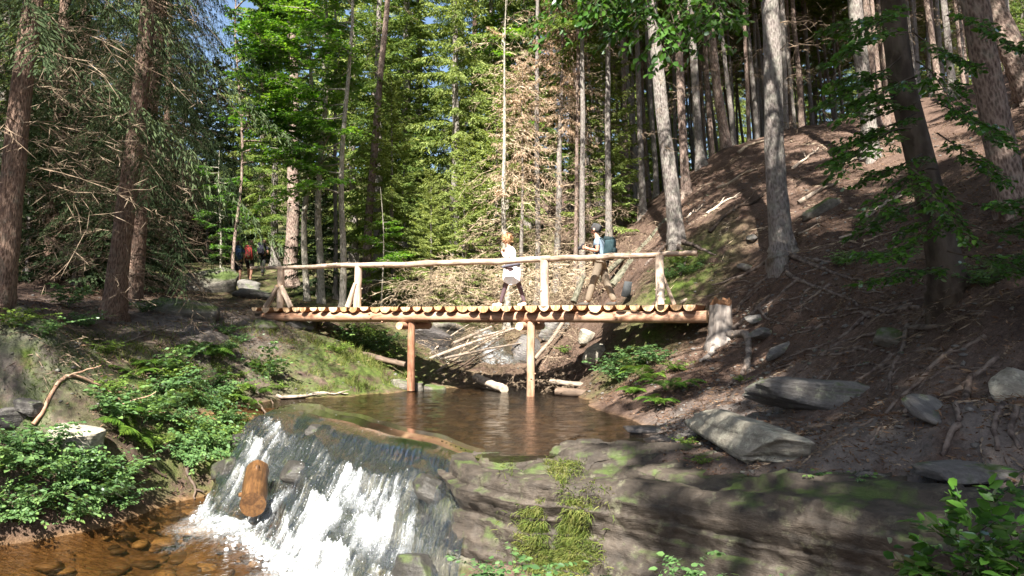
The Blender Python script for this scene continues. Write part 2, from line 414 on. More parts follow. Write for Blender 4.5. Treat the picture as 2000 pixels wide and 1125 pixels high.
# the cascade: flow lines keep xs = x - 0.12 y; lip and foot given along xs
SK = 0.12
LIPX = np.array([-6.75, -6.45, -5.9, -5.2, -4.3, -3.4, -2.6, -2.0, -1.45])
LIPY = np.array([15.4, 15.9, 15.7, 14.7, 13.6, 12.7, 11.9, 11.0, 10.2])
FOOTX = np.array([-6.75, -6.3, -5.6, -5.0, -4.3, -3.4, -2.6, -2.0, -1.45])
FOOTY = np.array([13.0, 12.2, 11.6, 11.0, 10.1, 9.2, 8.6, 8.2, 8.0])
ZLOW = -1.3
def lipy(xs): return np.interp(xs, LIPX, LIPY) + 0.45 * fbm(xs * 0.9 + 4, 2.0, 0.0, 3)
def slide_s(x, y):
    xs = x - SK * y
    yl = lipy(xs); yf = np.interp(xs, FOOTX, FOOTY)
    return xs, (yl - y) / (yl - yf)
def slide_z(xs, s):
    w = s + 0.10 * fbm(xs * 1.1, 7.0, 0.0, 2) * sstep(0.1, 0.3, s) * (1 - sstep(0.8, 1.0, s))
    prof = np.interp(w, [-0.3, 0.0, 0.12, 0.3, 0.45, 0.7, 0.85, 1.0, 1.2], [0.0, -0.004, -0.035, -0.16, -0.36, -0.86, -1.12, -1.33, -1.4])
    act = sstep(0.12, 0.4, s) * (1 - sstep(0.85, 1.05, s))
    rock = 0.30 * fbm(xs * 1.25, s * 2.0 + 3, 1.0, 3) + 0.07 * fbm(xs * 3.6, s * 6.0, 2.0, 2)
    st = s * 5.5 + 0.9 * fbm(xs * 0.8, s, 9.0, 2)
    steps = 0.11 * (np.floor(st) + sstep(0.55, 1.0, st - np.floor(st)) - st + 0.4)          # rock steps the water drops over
    return prof + (rock - steps * 0.9) * act
def ground(x, y, detail=True):
    x = np.asarray(x, float); y = np.asarray(y, float)
    sh = np.broadcast(x, y).shape
    xf = np.broadcast_to(x, sh).ravel(); yf = np.broadcast_to(y, sh).ravel()
    z = np.empty(len(xf))
    for i in range(0, len(xf), 20000):
        X = xf[i:i + 20000]; Y = yf[i:i + 20000]
        K = np.sqrt((X[:, None] - CP[None, :, 0]) ** 2 + (Y[:, None] - CP[None, :, 1]) ** 2 + _c2)
        z[i:i + 20000] = K @ _W[:-3] + _W[-3] + _W[-2] * X + _W[-1] * Y
    # pool outlet carved under the moving water
    xs, s = slide_s(xf, yf)
    inw = sstep(-6.9, -6.5, xs) * (1 - sstep(-1.75, -1.4, xs))
    ins = sstep(-0.5, -0.1, s) * (1 - sstep(1.0, 1.25, s))
    w = inw * ins
    z = z * (1 - w) + (slide_z(xs, s) - 0.10) * w
    if detail:
        far = np.clip(np.abs(yf) / 20, 0.4, 2.0)
        wet = np.where(z < 0.02, 0.35, 1.0)
        z = z + wet * (0.16 * fbm(xf * 0.9, yf * 0.9, 3.3) * far + 0.075 * fbm(xf * 2.7, yf * 2.7, 8.1, 3) + 0.03 * fbm(xf * 8, yf * 8, 4.4, 3))
    return z.reshape(sh)
def gz(x, y): return float(ground(np.array([x]), np.array([y]))[0])
def hit(px, py, y0=3.0, y1=90.0):
    """where the line of sight through a pixel meets the land"""
    a = at(px, py, 1.0) - np.array(EYE)
    def first(ys):
        P = np.array(EYE)[None] + a[None] * (ys / a[1])[:, None]
        k = int(np.argmax(P[:, 2] < ground(P[:, 0], P[:, 1])))
        return P, (k if k else len(ys) - 1)
    ys = np.geomspace(y0, y1, 130); P, k = first(ys)
    P, k = first(np.linspace(ys[max(k - 1, 0)], ys[k], 12))
    p = P[k].copy(); p[2] = gz(p[0], p[1])
    return p
def grade(lo, a, b, hi, fine, grow):
    c = list(np.arange(a, b, fine)); s = fine; v = c[-1]
    while v < hi: s *= grow; v += s; c.append(v)
    s = fine; v = c[0]; pre = []
    while v > lo: s *= grow; v -= s; pre.append(v)
    return np.array(pre[::-1] + c)
gx = grade(-70, -9.5, 8.5, 70, 0.075, 1.07)
gy = grade(-25, 4, 21, 115, 0.075, 1.045)
GX, GY = np.meshgrid(gx, gy)
GZ = ground(GX, GY)
nx, ny = len(gx), len(gy)
def ground(x, y, detail=True):
    '''height of the finished land mesh (bilinear in its own grid)'''
    x, y = np.broadcast_arrays(np.asarray(x, float), np.asarray(y, float))
    i = np.clip(np.searchsorted(gx, x) - 1, 0, nx - 2); j = np.clip(np.searchsorted(gy, y) - 1, 0, ny - 2)
    u = (x - gx[i]) / (gx[i + 1] - gx[i]); v = (y - gy[j]) / (gy[j + 1] - gy[j])
    return (GZ[j, i] * (1 - u) + GZ[j, i + 1] * u) * (1 - v) + (GZ[j + 1, i] * (1 - u) + GZ[j + 1, i + 1] * u) * v
i = np.arange(ny - 1)[:, None] * nx; j = np.arange(nx - 1)[None]
GF = np.stack([i + j, i + j + 1, i + nx + j + 1, i + nx + j], -1).reshape(-1, 4)
fx, fy, fz = GX.ravel(), GY.ravel(), GZ.ravel()
def blob(x, y, cx, cy, r): return np.exp(-(((x - cx) ** 2 + (y - cy) ** 2) / r ** 2))
moss = np.clip(sum(blob(fx, fy, *b) for b in ((-6.8, 14.3, 1.5), (-5.6, 15.5, 1.4), (-4.3, 18.6, 1.3), (-8.3, 12.6, 1.0), (-3.5, 20.5, 1.6), (2.8, 17.5, 0.9), (-5, 28, 5), (4.2, 19, 1.1))) * 1.15, 0, 1)
moss = np.maximum(moss, 0.8 * sstep(24, 30, fy) * (fx < 2) * 0.8)
xs_, s_ = slide_s(fx, fy); insl = sstep(-6.9, -6.4, xs_) * (1 - sstep(-1.7, -1.3, xs_)) * sstep(-0.15, 0.05, s_) * (1 - sstep(0.95, 1.1, s_))
moss = np.maximum(moss, 0.75 * insl)
rockm = np.clip(insl * 0.9 + blob(fx, fy, 2.6, 11.5, 1.6) + 0.7 * blob(fx, fy, 3.8, 7.5, 2.0) + 0.7 * blob(fx, fy, -8.8, 13, 1.6) + 0.8 * blob(fx, fy, -8, 18.5, 2.4), 0, 1)
inpool = ((fy > 10.3 + 0 * fx) & (slide_s(fx, fy)[1] < 0.25)) | (slide_s(fx, fy)[0] > -1.6) & (fy > 10.3)
bed = np.where(inpool, sstep(0.05, -0.06, fz), sstep(ZLOW + 0.12, ZLOW - 0.02, fz)) * sstep(-12, -8, fx) * (fy > -1) * (fy < 23)
ground_o = add('ground', mesh_np('ground', np.stack([fx, fy, fz], -1), GF, True, M['ground'], attrs={'moss': moss, 'rock': rockm, 'bed': np.clip(bed, 0, 1)}))
tag(ground_o, 'brown forest soil with needles, moss and trodden paths', 'ground', kind='structure')

# ------------------------------------------------------------------ water
def m_water(name, tint, rough=0.03, bump=0.25, scale=(2.2, 5.0, 1), bscale=3.0, foam=False):
    t = NT(name)
    co = t.coord('Object', scale)
    n = t.noise(co, bscale, 5, 0.6, 0.5)
    nm = t.bump(n, bump, 0.08)
    if foam and bump > 0.6:
        t.l(t.math('MULTIPLY', t.attr('act'), bump), nm.node.inputs['Strength'])
    tr = t.n('ShaderNodeBsdfTransparent'); tr.inputs[0].default_value = (*tint, 1)
    g = t.n('ShaderNodeBsdfGlossy'); g.inputs['Roughness'].default_value = rough; t.l(nm, g.inputs['Normal'])
    fr = t.n('ShaderNodeFresnel'); fr.inputs[0].default_value = 1.33; t.l(nm, fr.inputs['Normal'])
    mx = t.n('ShaderNodeMixShader'); t.l(fr.outputs[0], mx.inputs[0]); t.l(tr.outputs[0], mx.inputs[1]); t.l(g.outputs[0], mx.inputs[2])
    s = mx.outputs[0]
    if foam:
        fo = t.n('ShaderNodeBsdfDiffuse'); fo.inputs[0].default_value = (0.60, 0.64, 0.68, 1); fbn = t.bump(t.noise(t.coord('Object', (1, 0.35, 0.45)), 26, 5, 0.7), 1.0, 0.06); t.l(fbn, fo.inputs['Normal'])
        fl = t.n('ShaderNodeBsdfTranslucent'); fl.inputs[0].default_value = (0.40, 0.44, 0.48, 1)
        m1 = t.n('ShaderNodeMixShader'); m1.inputs[0].default_value = 0.3; t.l(fo.outputs[0], m1.inputs[1]); t.l(fl.outputs[0], m1.inputs[2])
        fa = t.attr('foam')
        fine = t.math('ADD', t.math('MULTIPLY', t.noise(t.coord('Object', (1, 0.3, 0.4)), 30, 5, 0.75), 0.5), t.math('MULTIPLY', t.noise(t.coord('Object', (1, 0.45, 0.6)), 85, 3, 0.7), 0.5))
        f2 = t.math('ADD', t.math('MULTIPLY', fa, 0.92), t.math('MULTIPLY', t.math('MULTIPLY', t.math('SUBTRACT', fine, 0.5), 3.4), t.math('ADD', fa, 0.12)))
        f3 = t.ramp(f2, [(0.22, 0.0), (0.95, 0.92)])
        m2 = t.n('ShaderNodeMixShader'); t.l(f3, m2.inputs[0]); t.l(s, m2.inputs[1]); t.l(m1.outputs[0], m2.inputs[2]); s = m2.outputs[0]
    return t.end(s)
M['pool'] = m_water('pool_water', (0.35, 0.31, 0.26))
M['lower'] = m_water('lower_pool_water', (0.72, 0.62, 0.46), bump=0.35, bscale=4.0, foam=True)
M['fall'] = m_water('falling_water', (0.74, 0.76, 0.68), 0.12, 0.9, (7.0, 1.6, 1.6), 3.0, foam=True)

def grid_mesh(name, X, Y, Z, mat, keep=None, attrs=None):
    n, m_ = X.shape
    i = np.arange(n - 1)[:, None] * m_; j = np.arange(m_ - 1)[None]
    F = np.stack([i + j, i + j + 1, i + m_ + j + 1, i + m_ + j], -1).reshape(-1, 4)
    if keep is not None: F = F[keep.ravel()[F].any(1)]
    return mesh_np(name, np.stack([X, Y, Z], -1).reshape(-1, 3), F, True, mat, attrs=attrs)
# upper pool: stops at the lip
X, Y = np.meshgrid(np.arange(-6, 3.4, 0.08), np.arange(9.4, 23, 0.08))
xs, s = slide_s(X, Y)
Z = 0.006 * fbm(X * 3, Y * 6, 1.0, 3)
keep = (ground(X, Y) < 0.06) & ((s < -0.02) | (xs > -1.5)) & (Y > 10.2)
o = add('pool_water', grid_mesh('pool_water', X, Y, Z, M['pool'], keep))
tag(o, 'still brown pool of stream water under the bridge', 'water', kind='structure')
# lower pool
X, Y = np.meshgrid(np.arange(-9.5, 1.6, 0.06), np.arange(2.5, 14.2, 0.06))
xs, s = slide_s(X, Y)
foam = np.exp(-np.clip(s - 1.0, 0, None) * 3.2) * (s > 0.9) * sstep(-6.9, -6.4, xs) * (1 - sstep(-2.2, -1.6, xs))
foam = foam * (0.62 + 0.5 * fbm(X * 2.2, Y * 2.2, 2.0, 3)) * (0.55 + 0.45 * (np.exp(-((xs + 3.6) / 1.3) ** 2) + np.exp(-((xs + 6.0) / 0.7) ** 2)))
Z = ZLOW + 0.014 * fbm(X * 3, Y * 5, 5.0, 3) + 0.07 * np.clip(foam, 0, 1) * (0.5 + fbm(X * 7, Y * 7, 6.0, 3))
keep = ground(X, Y) < ZLOW + 0.1
keep &= (s > 0.93) | (xs < -6.9) | (xs > -1.4)
o = add('lower_pool_water', grid_mesh('lower_pool_water', X, Y, Z, M['lower'], keep, {'foam': np.clip(foam * 1.05, 0, 1).ravel()}))
tag(o, 'clear amber water of the shallow pool below the cascade', 'water', kind='structure')
# cascade
def cascade_mesh():
    nxs, ns = 340, 320
    XS, S = np.meshgrid(np.linspace(-6.62, -1.62, nxs), np.linspace(-0.10, 1.05, ns))
    yl = lipy(XS); yf = np.interp(XS, FOOTX, FOOTY)
    Y = yl - S * (yl - yf); X = XS + SK * Y
    D = S * 3.2
    warp = 0.10 * fbm(XS * 1.5, D * 1.1, 2.0, 3)
    streak = fbm((XS + warp) * 7.0, D * 0.85, 0.5, 4, 0.62)
    fine = fbm((XS + warp) * 22, D * 4.0, 7.0, 3, 0.65)
    big = fbm(XS * 1.2, D * 0.8, 11.0, 2)
    Z0 = slide_z(XS, S)
    slope = -np.gradient(Z0, axis=0) / (np.gradient(D, axis=0) + 1e-6)
    loc = sstep(0.35, 0.95, slope + 0.25 * streak)
    f = np.zeros_like(loc)
    for r_ in range(1, ns):
        up = f[r_ - 1]; f[r_] = np.maximum(loc[r_], up * 0.975)
    lat = 1.25 * np.exp(-((XS + 3.85) / 0.62) ** 2) + 0.95 * np.exp(-((XS + 2.85) / 0.42) ** 2) + 0.85 * np.exp(-((XS + 6.12 - 0.2 * S) / 0.30) ** 2) + 0.09
    lat = lat * np.where(XS > -5.4, sstep(0.34, 0.66, S), sstep(0.10, 0.35, S)) * (1 - sstep(-2.3, -1.8, XS) * 0.75)
    foot = sstep(0.86, 1.0, S) * 0.6 * (1 - sstep(-2.5, -1.9, XS))
    foam = np.clip(np.maximum(f * lat, foot) * (0.62 + 1.25 * streak + 0.8 * fine + 0.35 * big) + 0.03, 0, 1)
    lx, ly = -0.335 * 11.3, 11.3                                              # churned round the standing log
    foam = np.maximum(foam, np.exp(-(((X - lx) / 0.42) ** 2 + ((Y - ly - 0.25) / 0.5) ** 2)) * (0.75 + 0.9 * fine))
    foam = np.clip(foam, 0, 1)
    act = sstep(0.08, 0.4, S)
    Z = Z0 + 0.010 + 0.03 * sstep(0.02, 0.35, S) + act * (0.045 * streak + 0.02 * fine) + foam * act * (0.05 + 0.06 * fine)
    Z = np.where(S > 0.97, np.maximum(Z, ZLOW + 0.02), Z)
    return grid_mesh('cascade', X, Y, Z, M['fall'], None, {'foam': foam.ravel(), 'act': act.ravel()}), X, Y, Z, foam
me, CX, CY, CZ, CFo = cascade_mesh()
o = add('cascade', me)
tag(o, 'white cascade sliding over dark rock from the pool into the shallows', 'waterfall', kind='thing')
# spray: drops thrown up along the white water
rng = np.random.default_rng(5)
w = CFo.ravel() ** 2; idx = rng.choice(CFo.size, 1600, p=w / w.sum())
base = np.stack([CX.ravel()[idx], CY.ravel()[idx], CZ.ravel()[idx]], -1) + rng.normal(size=(1600, 3)) * (0.03, 0.03, 0.02) + (0, -0.02, 0.035)
tet = np.array([[1, 1, 1], [1, -1, -1], [-1, 1, -1], [-1, -1, 1]]) * 0.6
sz = rng.uniform(0.003, 0.006, (1600, 1, 1)) * (1, 1, 1.8)
Vt = base[:, None] + tet[None] * sz
Ft = (np.arange(1600)[:, None, None] * 4 + np.array([[0, 1, 2], [0, 3, 1], [0, 2, 3], [1, 3, 2]])[None]).reshape(-1, 3)
t = NT('water_drops'); dd = t.n('ShaderNodeBsdfDiffuse'); dd.inputs[0].default_value = (0.82, 0.85, 0.88, 1); M['drops'] = t.end(dd.outputs[0])
o = add('spray', mesh_np('spray', Vt.reshape(-1, 3), Ft, True, M['drops']))
tag(o, 'white drops of spray along the cascade', 'spray', kind='stuff')
# upstream cascade behind the bridge
XU, S = np.meshgrid(np.linspace(-1, 1, 90), np.linspace(0, 1, 90))
p0, p1 = at(915, 640, 25.0), at(935, 724, 21.7)
hw = 1.15 + 0.5 * S
X = p0[0] + (p1[0] - p0[0]) * S + XU * hw; Y = p0[1] + (p1[1] - p0[1]) * S + 0.25 * np.cos(XU * 2)
Z = np.interp(S, [0, .15, .5, .85, 1], [p0[2] + .05, p0[2] - .05, 0.75, 0.25, 0.03]) + 0.05 * fbm(X * 4, Y * 1.5, 2, 3)
Z = np.maximum(Z, np.where(S < 0.97, ground(X, Y, False) + 0.07, -1))
Z = Z - 0.3 * sstep(0.75, 1.0, np.abs(XU + 0.12 * fbm(S * 5, XU, 3, 2)))
foam = np.clip((0.75 * np.exp(-((XU - 0.35) / 0.26) ** 2) + 0.10) * (0.75 + 0.9 * fbm(X * 7, Y * 1.5, 3, 4)) * sstep(0.0, 0.3, S), 0, 1)
o = add('upper_cascade', grid_mesh('upper_cascade', X, Y, Z, M['fall'], None, {'foam': foam.ravel(), 'act': np.ones(foam.size)}))
tag(o, 'small sunlit cascade upstream behind the bridge posts', 'waterfall', kind='thing')

# ------------------------------------------------------------------ rocks
def ico(sub):
    import bmesh
    bm = bmesh.new(); bmesh.ops.create_icosphere(bm, subdivisions=sub, radius=1)
    V = np.array([v.co[:] for v in bm.verts]); F = np.array([[v.index for v in f.verts] for f in bm.faces]); bm.free()
    return V, F
ICO = {k: ico(k) for k in (1, 2, 3, 4, 5)}
def rock_mesh(name, dims, seed, mat, sub=4, cuts=9, rough=0.12, box=0.55, strata=0.05):
    r = np.random.default_rng(seed)
    V, F = ICO[sub]; V = V.copy()
    # towards a box, then planar cuts
    sgn = np.sign(V) * np.abs(V) ** (1 - box); V = sgn / np.abs(sgn).max(1, keepdims=True) * (0.55 + 0.45 * np.abs(V).max(1, keepdims=True))
    for k in range(cuts):
        n = unit(r.normal(size=3) * (1, 1, 0.7)); d = r.uniform(0.68, 0.98)
        e = V @ n - d; V = V - np.clip(e, 0, None)[:, None] * n * 0.92
    q = r.uniform(0, 40, 3)
    n3 = fbm(V[:, 0] * 1.7 + q[0], V[:, 1] * 1.7 + q[1], V[:, 2] * 1.7 + q[2], 5, 0.55)
    V = V * (1 + rough * n3[:, None])
    lay = fbm(V[:, 0] * .6 + q[1], V[:, 1] * .6, V[:, 2] * 7 + q[0], 2)
    V[:, :2] *= 1 + strata * lay[:, None]
    V = V * np.array(dims) / 2
    return mesh_np(name, V, F, True, mat)
def rock(name, loc, dims, rot, seed, mat, label, group=None, sink=0.38, **k):
    me = rock_mesh(name, dims, seed, mat, **k)
    o = add(name, me); o.location = (loc[0], loc[1], loc[2] + dims[2] * (0.5 - sink)); o.rotation_euler = rot
    tag(o, label, 'rock', group, 'thing'); return o
def rockpx(px, py, *a, **k): return rock(a[0], hit(px, py), *a[1:], **k)

M['rock_wetmoss'] = m_rock('wet_mossy_rock', (0.010, 0.009, 0.008), (0.026, 0.024, 0.021), (0.055, 0.05, 0.044), (0.06, 0.065, 0.03), moss=0.35, strat=1, rough=0.5, spec=0.5)
# the rock ledge between pool and near bank: a profile swept along its front edge
def ledge():
    path = np.array([(-0.62, 10.3), (-0.42, 9.3), (0.35, 8.75), (1.1, 8.3), (1.8, 7.75), (2.5, 6.95), (3.1, 6.2), (3.75, 5.55), (4.6, 4.9)])
    topz = np.array([-0.04, 0.0, 0.03, 0.07, 0.14, 0.22, 0.30, 0.40, 0.5])
    tt = np.linspace(0, len(path) - 1, 340); k = np.arange(len(path))
    px_, py_, tz = (np.interp(tt, k, v) for v in (path[:, 0], path[:, 1], topz))
    for _ in range(12):
        for v in (px_, py_): v[1:-1] = (v[:-2] + 2 * v[1:-1] + v[2:]) / 4
    tx, ty = np.gradient(px_), np.gradient(py_); L = np.hypot(tx, ty); tx /= L; ty /= L
    nxx, nyy = -ty, tx                             # towards the pool
    b = np.concatenate([np.linspace(2.7, 0.12, 90), np.linspace(0.1, -0.12, 14), np.full(0, 0)])
    prof = [(v, 0.0) for v in b]
    zz = np.linspace(-0.03, -1.9, 100)
    prof += [(-0.12 - 0.42 * (-z_) ** 0.8 * 0.8 + 0.05 * math.sin(z_ * 9), z_) for z_ in zz]
    prof = np.array(prof)
    B = prof[None, :, 0]; Zp = prof[None, :, 1]
    X = px_[:, None] + nxx[:, None] * B; Y = py_[:, None] + nyy[:, None] * B
    Z = tz[:, None] + Zp + np.where(B > 0, 0.0, 0.0)
    back = sstep(1.0, 2.6, B)
    Z = Z - sstep(2.2, 2.7, B) * 0.35 + 0.10 * np.exp(-((B - 1.75) / 0.45) ** 2) * (1 - sstep(170, 230, np.arange(340))[:, None])
    u = np.arange(340)[:, None] * 0.02
    crack = np.exp(-((B - (1.05 + 0.35 * np.sin(u * 1.1 + 1) - 0.1 * u)) / 0.10) ** 2) * (1 - sstep(190, 230, np.arange(340))[:, None])
    Z = Z - 0.17 * crack
    # slabs of bedding with steps
    d = 0.13 * fbm(X * 0.9, Y * 0.9, Z * 2.2, 4) + 0.05 * fbm(X * 3.5, Y * 3.5, Z * 6, 4)
    Z = Z + d * np.where(Zp < -0.02, 0.3, 1.0)
    lay = Z * 6.5 + 0.35 * fbm(u * 0.8, 1.0, 3.0, 3) + 0.25 * u * 0.3
    off = 0.14 * fbm(u * 1.1, Z * 1.0, 4.0, 4) + 0.085 * fbm(u * 0.7, np.floor(lay) * 3.7, 6.0, 3) + 0.05 * (lay - np.floor(lay)) + 0.03 * fbm(u * 9, Z * 9, 2.0, 3)
    fr = sstep(0.15, -0.2, B)
    X = X - nxx[:, None] * off * fr; Y = Y - nyy[:, None] * off * fr
    Z = Z + 0.035 * np.round(fbm(X * 0.9 + Y * 0.5, Y * 1.9, 9.0, 3) * 5) * (B > 0.1)
    wet = sstep(0.5, -0.1, Z + 0 * X) 
    o = add('rock_ledge', grid_mesh('rock_ledge', X[:, ::-1], Y[:, ::-1], Z[:, ::-1], M['ledge']))
    tag(o, 'long dark slate ledge between the pool and the near bank, grass hanging on its face', 'rock ledge')
    return o
M['ledge'] = m_rock('ledge_slate', (0.011, 0.009, 0.007), (0.034, 0.027, 0.021), (0.078, 0.063, 0.050), (0.11, 0.11, 0.07), lich=0.56, moss=0.30, strat=1, rough=0.7, scale=1.6, spec=0.4)
ledge()
# the pale boulder lying along the path, two ends known
a, b = hit(1338, 838), hit(1595, 938)
mid = (a + b) / 2; L = float(np.linalg.norm((b - a)[:2])); yaw = math.atan2(b[1] - a[1], b[0] - a[0]); pit = -math.atan2(b[2] - a[2], L)
rock('boulder', (mid[0], mid[1], mid[2]), (min(L, 3.4) + 0.1, 0.72, 0.5), (0.12, pit, yaw), 11, M['rock_pale'], 'large pale lichened boulder lying aslant beside the path and ledge', sink=0.12, sub=5, cuts=12, box=0.45, rough=0.16)
p = hit(1590, 795)
rock('boulder', p, (1.75, 0.6, 0.48), (0.1, 0.08, -0.35), 23, M['rock'], 'long dark layered rock lying across the path below the stump', sink=0.2, sub=5, cuts=10, strata=0.12)
slabs = [((1495, 655), (0.62, 0.4, 0.22), (0.3, 0.1, 0.2), 31, 'rock', 'upper grey slate slab in the slope beside the old stump'),
         ((1478, 628), (0.42, 0.26, 0.16), (0.35, -0.1, 0.1), 32, 'rock', 'small grey slate block just uphill of the old stump'),
         ((1530, 685), (0.78, 0.22, 0.14), (0.25, -0.35, 0.15), 33, 'rock', 'narrow tilted slate splinter between stump and roots'),
         ((1815, 805), (0.55, 0.5, 0.12), (0.5, 0.1, 0.4), 34, 'rock', 'flat grey slate leaning among the roots on the right bank'),
         ((1740, 665), (0.7, 0.5, 0.3), (0.2, 0.1, 0.5), 35, 'rock_moss', 'dark mossy rock under the roots of the big leaning beech'),
         ((1985, 770), (0.5, 0.45, 0.4), (0.2, 0.1, 0.5), 36, 'rock_pale', 'pale rounded rock in the bank at the right edge'),
         ((1880, 925), (0.95, 0.7, 0.16), (0.05, 0.05, 0.3), 37, 'rock', 'flat grey paving-like rock in the path at lower right'),
         ((1700, 945), (0.4, 0.35, 0.18), (0.1, 0.2, 0.9), 38, 'rock', 'small grey stone at the path edge behind the little leafy plant'),
         ((1500, 845), (0.75, 0.4, 0.14), (0.1, 0.1, -0.5), 39, 'rock', 'low flat slab behind the pale boulder'),
         ((1355, 955), (0.0, 0, 0), (0, 0, 0), 0, None, None),
         ((150, 875), (1.0, 0.6, 0.55), (0.1, 0.2, 0.7), 41, 'rock_pale', 'whitish grey boulder among the plants on the left bank'),
         ((365, 612), (1.45, 0.8, 0.62), (0.15, 0.1, 0.3), 42, 'rock_moss', 'mossy grey boulder beside the path near the left bridge end'),
         ((395, 618), (0.8, 0.5, 0.36), (0.1, 0.1, 0.1), 43, 'rock', 'smaller grey rock in front of the mossy boulder by the path'),
         ((405, 568), (2.6, 1.3, 1.1), (0.1, -0.15, 0.25), 44, 'rock_moss', 'broad dark mossy rock outcrop beside the hikers'),
         ((490, 580), (1.4, 1.0, 0.4), (0.1, 0.1, 0.5), 45, 'rock', 'blue grey flat rock in the path below the hikers'),
         ((485, 563), (1.0, 0.7, 0.4), (0.2, 0.2, -0.3), 46, 'rock', 'tan and grey stone step in the path behind the bridge rail'),
         ((60, 800), (0.5, 0.4, 0.25), (0.1, 0.2, 0.3), 47, 'rock', 'dark angular stone on the bare left bank'),
         ((20, 820), (0.6, 0.4, 0.3), (0.3, 0.1, 0.9), 48, 'rock', 'dark stone at the left edge of the bank'),
         ((1165, 700), (0.55, 0.5, 0.62), (0.1, 0.3, 0.4), 49, 'rock_pale', 'pale grey boulder beside the fern under the bridge'),
         ((1148, 668), (0.6, 0.5, 0.5), (0.4, 0.1, 1.2), 50, 'rock_pale', 'pale split boulder under the right half of the bridge'),
         ((795, 757), (0.85, 0.55, 0.32), (0.0, 0.1, 0.2), 51, 'rock_moss', 'low mossy stone under the foot of the left bridge post'),
         ((845, 762), (0.75, 0.4, 0.22), (0.05, 0.05, -0.4), 52, 'rock_moss', 'mossy flat stone in the water beside the left bridge post'),
         ((1265, 842), (0.85, 0.34, 0.14), (0.0, 0.05, -0.5), 53, 'rock_wet', 'wet blue grey slab at the pool edge beside the boulder'),
         ((590, 640), (0.9, 0.6, 0.45), (0.1, 0.1, 0.2), 54, 'rock', 'dark stone under the left end of the bridge'),
         ((520, 640), (0.7, 0.5, 0.35), (0.1, 0.2, 0.2), 55, 'rock_moss', 'mossy stone beneath the first deck logs of the bridge'),
         ((470, 868), (0.45, 0.35, 0.3), (0.3, 0.2, 0.4), 56, 'rock_wet', 'reddish wet stone beside the thin run of white water'),
         ((1540, 420), (0.0, 0, 0), (0, 0, 0), 0, None, None),
         ((1600, 415), (1.1, 0.32, 0.34), (0.2, -0.6, 0.2), 57, 'rock_moss', 'mossy angular rock sticking out of the slope beside the tall trunk'),
         ((1455, 525), (0.45, 0.3, 0.2), (0.2, 0.1, 0.4), 58, 'rock', 'small slate block among roots above the bridge end'),
         ((835, 668), (1.5, 0.9, 0.8), (0.3, 0.2, 0.5), 60, 'rock_wet', 'dark wet rock left of the upstream cascade'),
         ((1030, 690), (0.9, 0.8, 0.8), (0.1, 0.3, 0.2), 61, 'rock_wet', 'dark wet rock right of the upstream cascade'),
         ((880, 640), (1.1, 0.8, 0.5), (0.2, 0.1, 0.9), 62, 'rock_moss', 'mossy rock at the head of the upstream cascade'),
         ((1085, 655), (0.9, 0.7, 0.7), (0.2, 0.1, 0.9), 63, 'rock', 'grey rock behind the right post under the deck'),
         ((1470, 470), (0.4, 0.3, 0.2), (0.2, 0.1, 1.4), 59, 'rock', 'small stone on the bare slope left of the tall trunk')]
for (px, py), dm, rot, sd, mt, lb in slabs:
    if mt: rockpx(px, py, 'slate_slab' if dm[2] < 0.25 else 'rock', dm, rot, sd, M[mt], lb, sub=4, cuts=12, box=0.6)

# rocks breaking through the sliding water
for k, (xs_, s_, dm, lb) in enumerate([(-4.75, 0.62, (0.55, 0.4, 0.28), 'wet dark rock parting the flow right of the log'), (-2.25, 0.45, (0.5, 0.5, 0.3), 'wet rock at the right shoulder of the cascade'),
                                       (-2.15, 0.78, (0.7, 0.5, 0.4), 'large wet rock at the right foot of the cascade'), (-6.55, 0.75, (0.5, 0.45, 0.4), 'wet rock at the left foot of the cascade'), (-1.85, 1.0, (0.6, 0.5, 0.35), 'wet rock where ledge and lower pool meet'), (-5.0, 0.3, (0.4, 0.3, 0.16), 'low mossy rock just under the lip of the cascade')]):
    yl_ = float(lipy(np.array([xs_]))[0]); yf_ = float(np.interp(xs_, FOOTX, FOOTY)); y_ = yl_ - s_ * (yl_ - yf_); x_ = xs_ + SK * y_
    rock('wet_rock', (x_, y_, float(slide_z(np.array([xs_]), np.array([s_]))[0])), dm, (0.3, 0.1, k * 1.3), 70 + k, M['rock_wetmoss'], lb, sink=0.52, sub=4, cuts=7, box=0.3)

# froth heaped where the cascade meets the shallows
rf = np.random.default_rng(15); n = 2600
xs_ = np.concatenate([rf.normal(-3.8, 0.7, n // 2), rf.uniform(-6.5, -2.4, n - n // 2)]); s_ = 0.95 + np.abs(rf.normal(0, 0.07, n))
yl_ = lipy(xs_); yf_ = np.interp(xs_, FOOTX, FOOTY); y_ = yl_ - s_ * (yl_ - yf_); x_ = xs_ + SK * y_
k = rf.random(n) < 0.35 + 0.65 * sstep(-0.1, 0.4, fbm(x_ * 3, y_ * 3, 21.0, 2)); x_, y_, s_ = x_[k], y_[k], s_[k]; n = len(x_)
T, TF = ICO[1]; S = (0.006 + 0.028 * rf.random((n, 1, 1)) ** 2.2) * np.array([1.3, 1.3, 0.75])
z_ = ZLOW + 0.02 + 0.10 * np.clip(1.06 - s_, 0, 1) * rf.random(n)
V = np.stack([x_, y_, z_], -1)[:, None] + T[None] * S * (1 + 0.2 * rf.normal(size=(n, len(T), 1)))
F = (np.arange(n)[:, None, None] * len(T) + TF[None]).reshape(-1, 3)
o = add('froth', mesh_np('froth', V.reshape(-1, 3), F, True, M['drops'])); tag(o, 'white froth heaped at the foot of the cascade', 'foam', None, 'stuff')
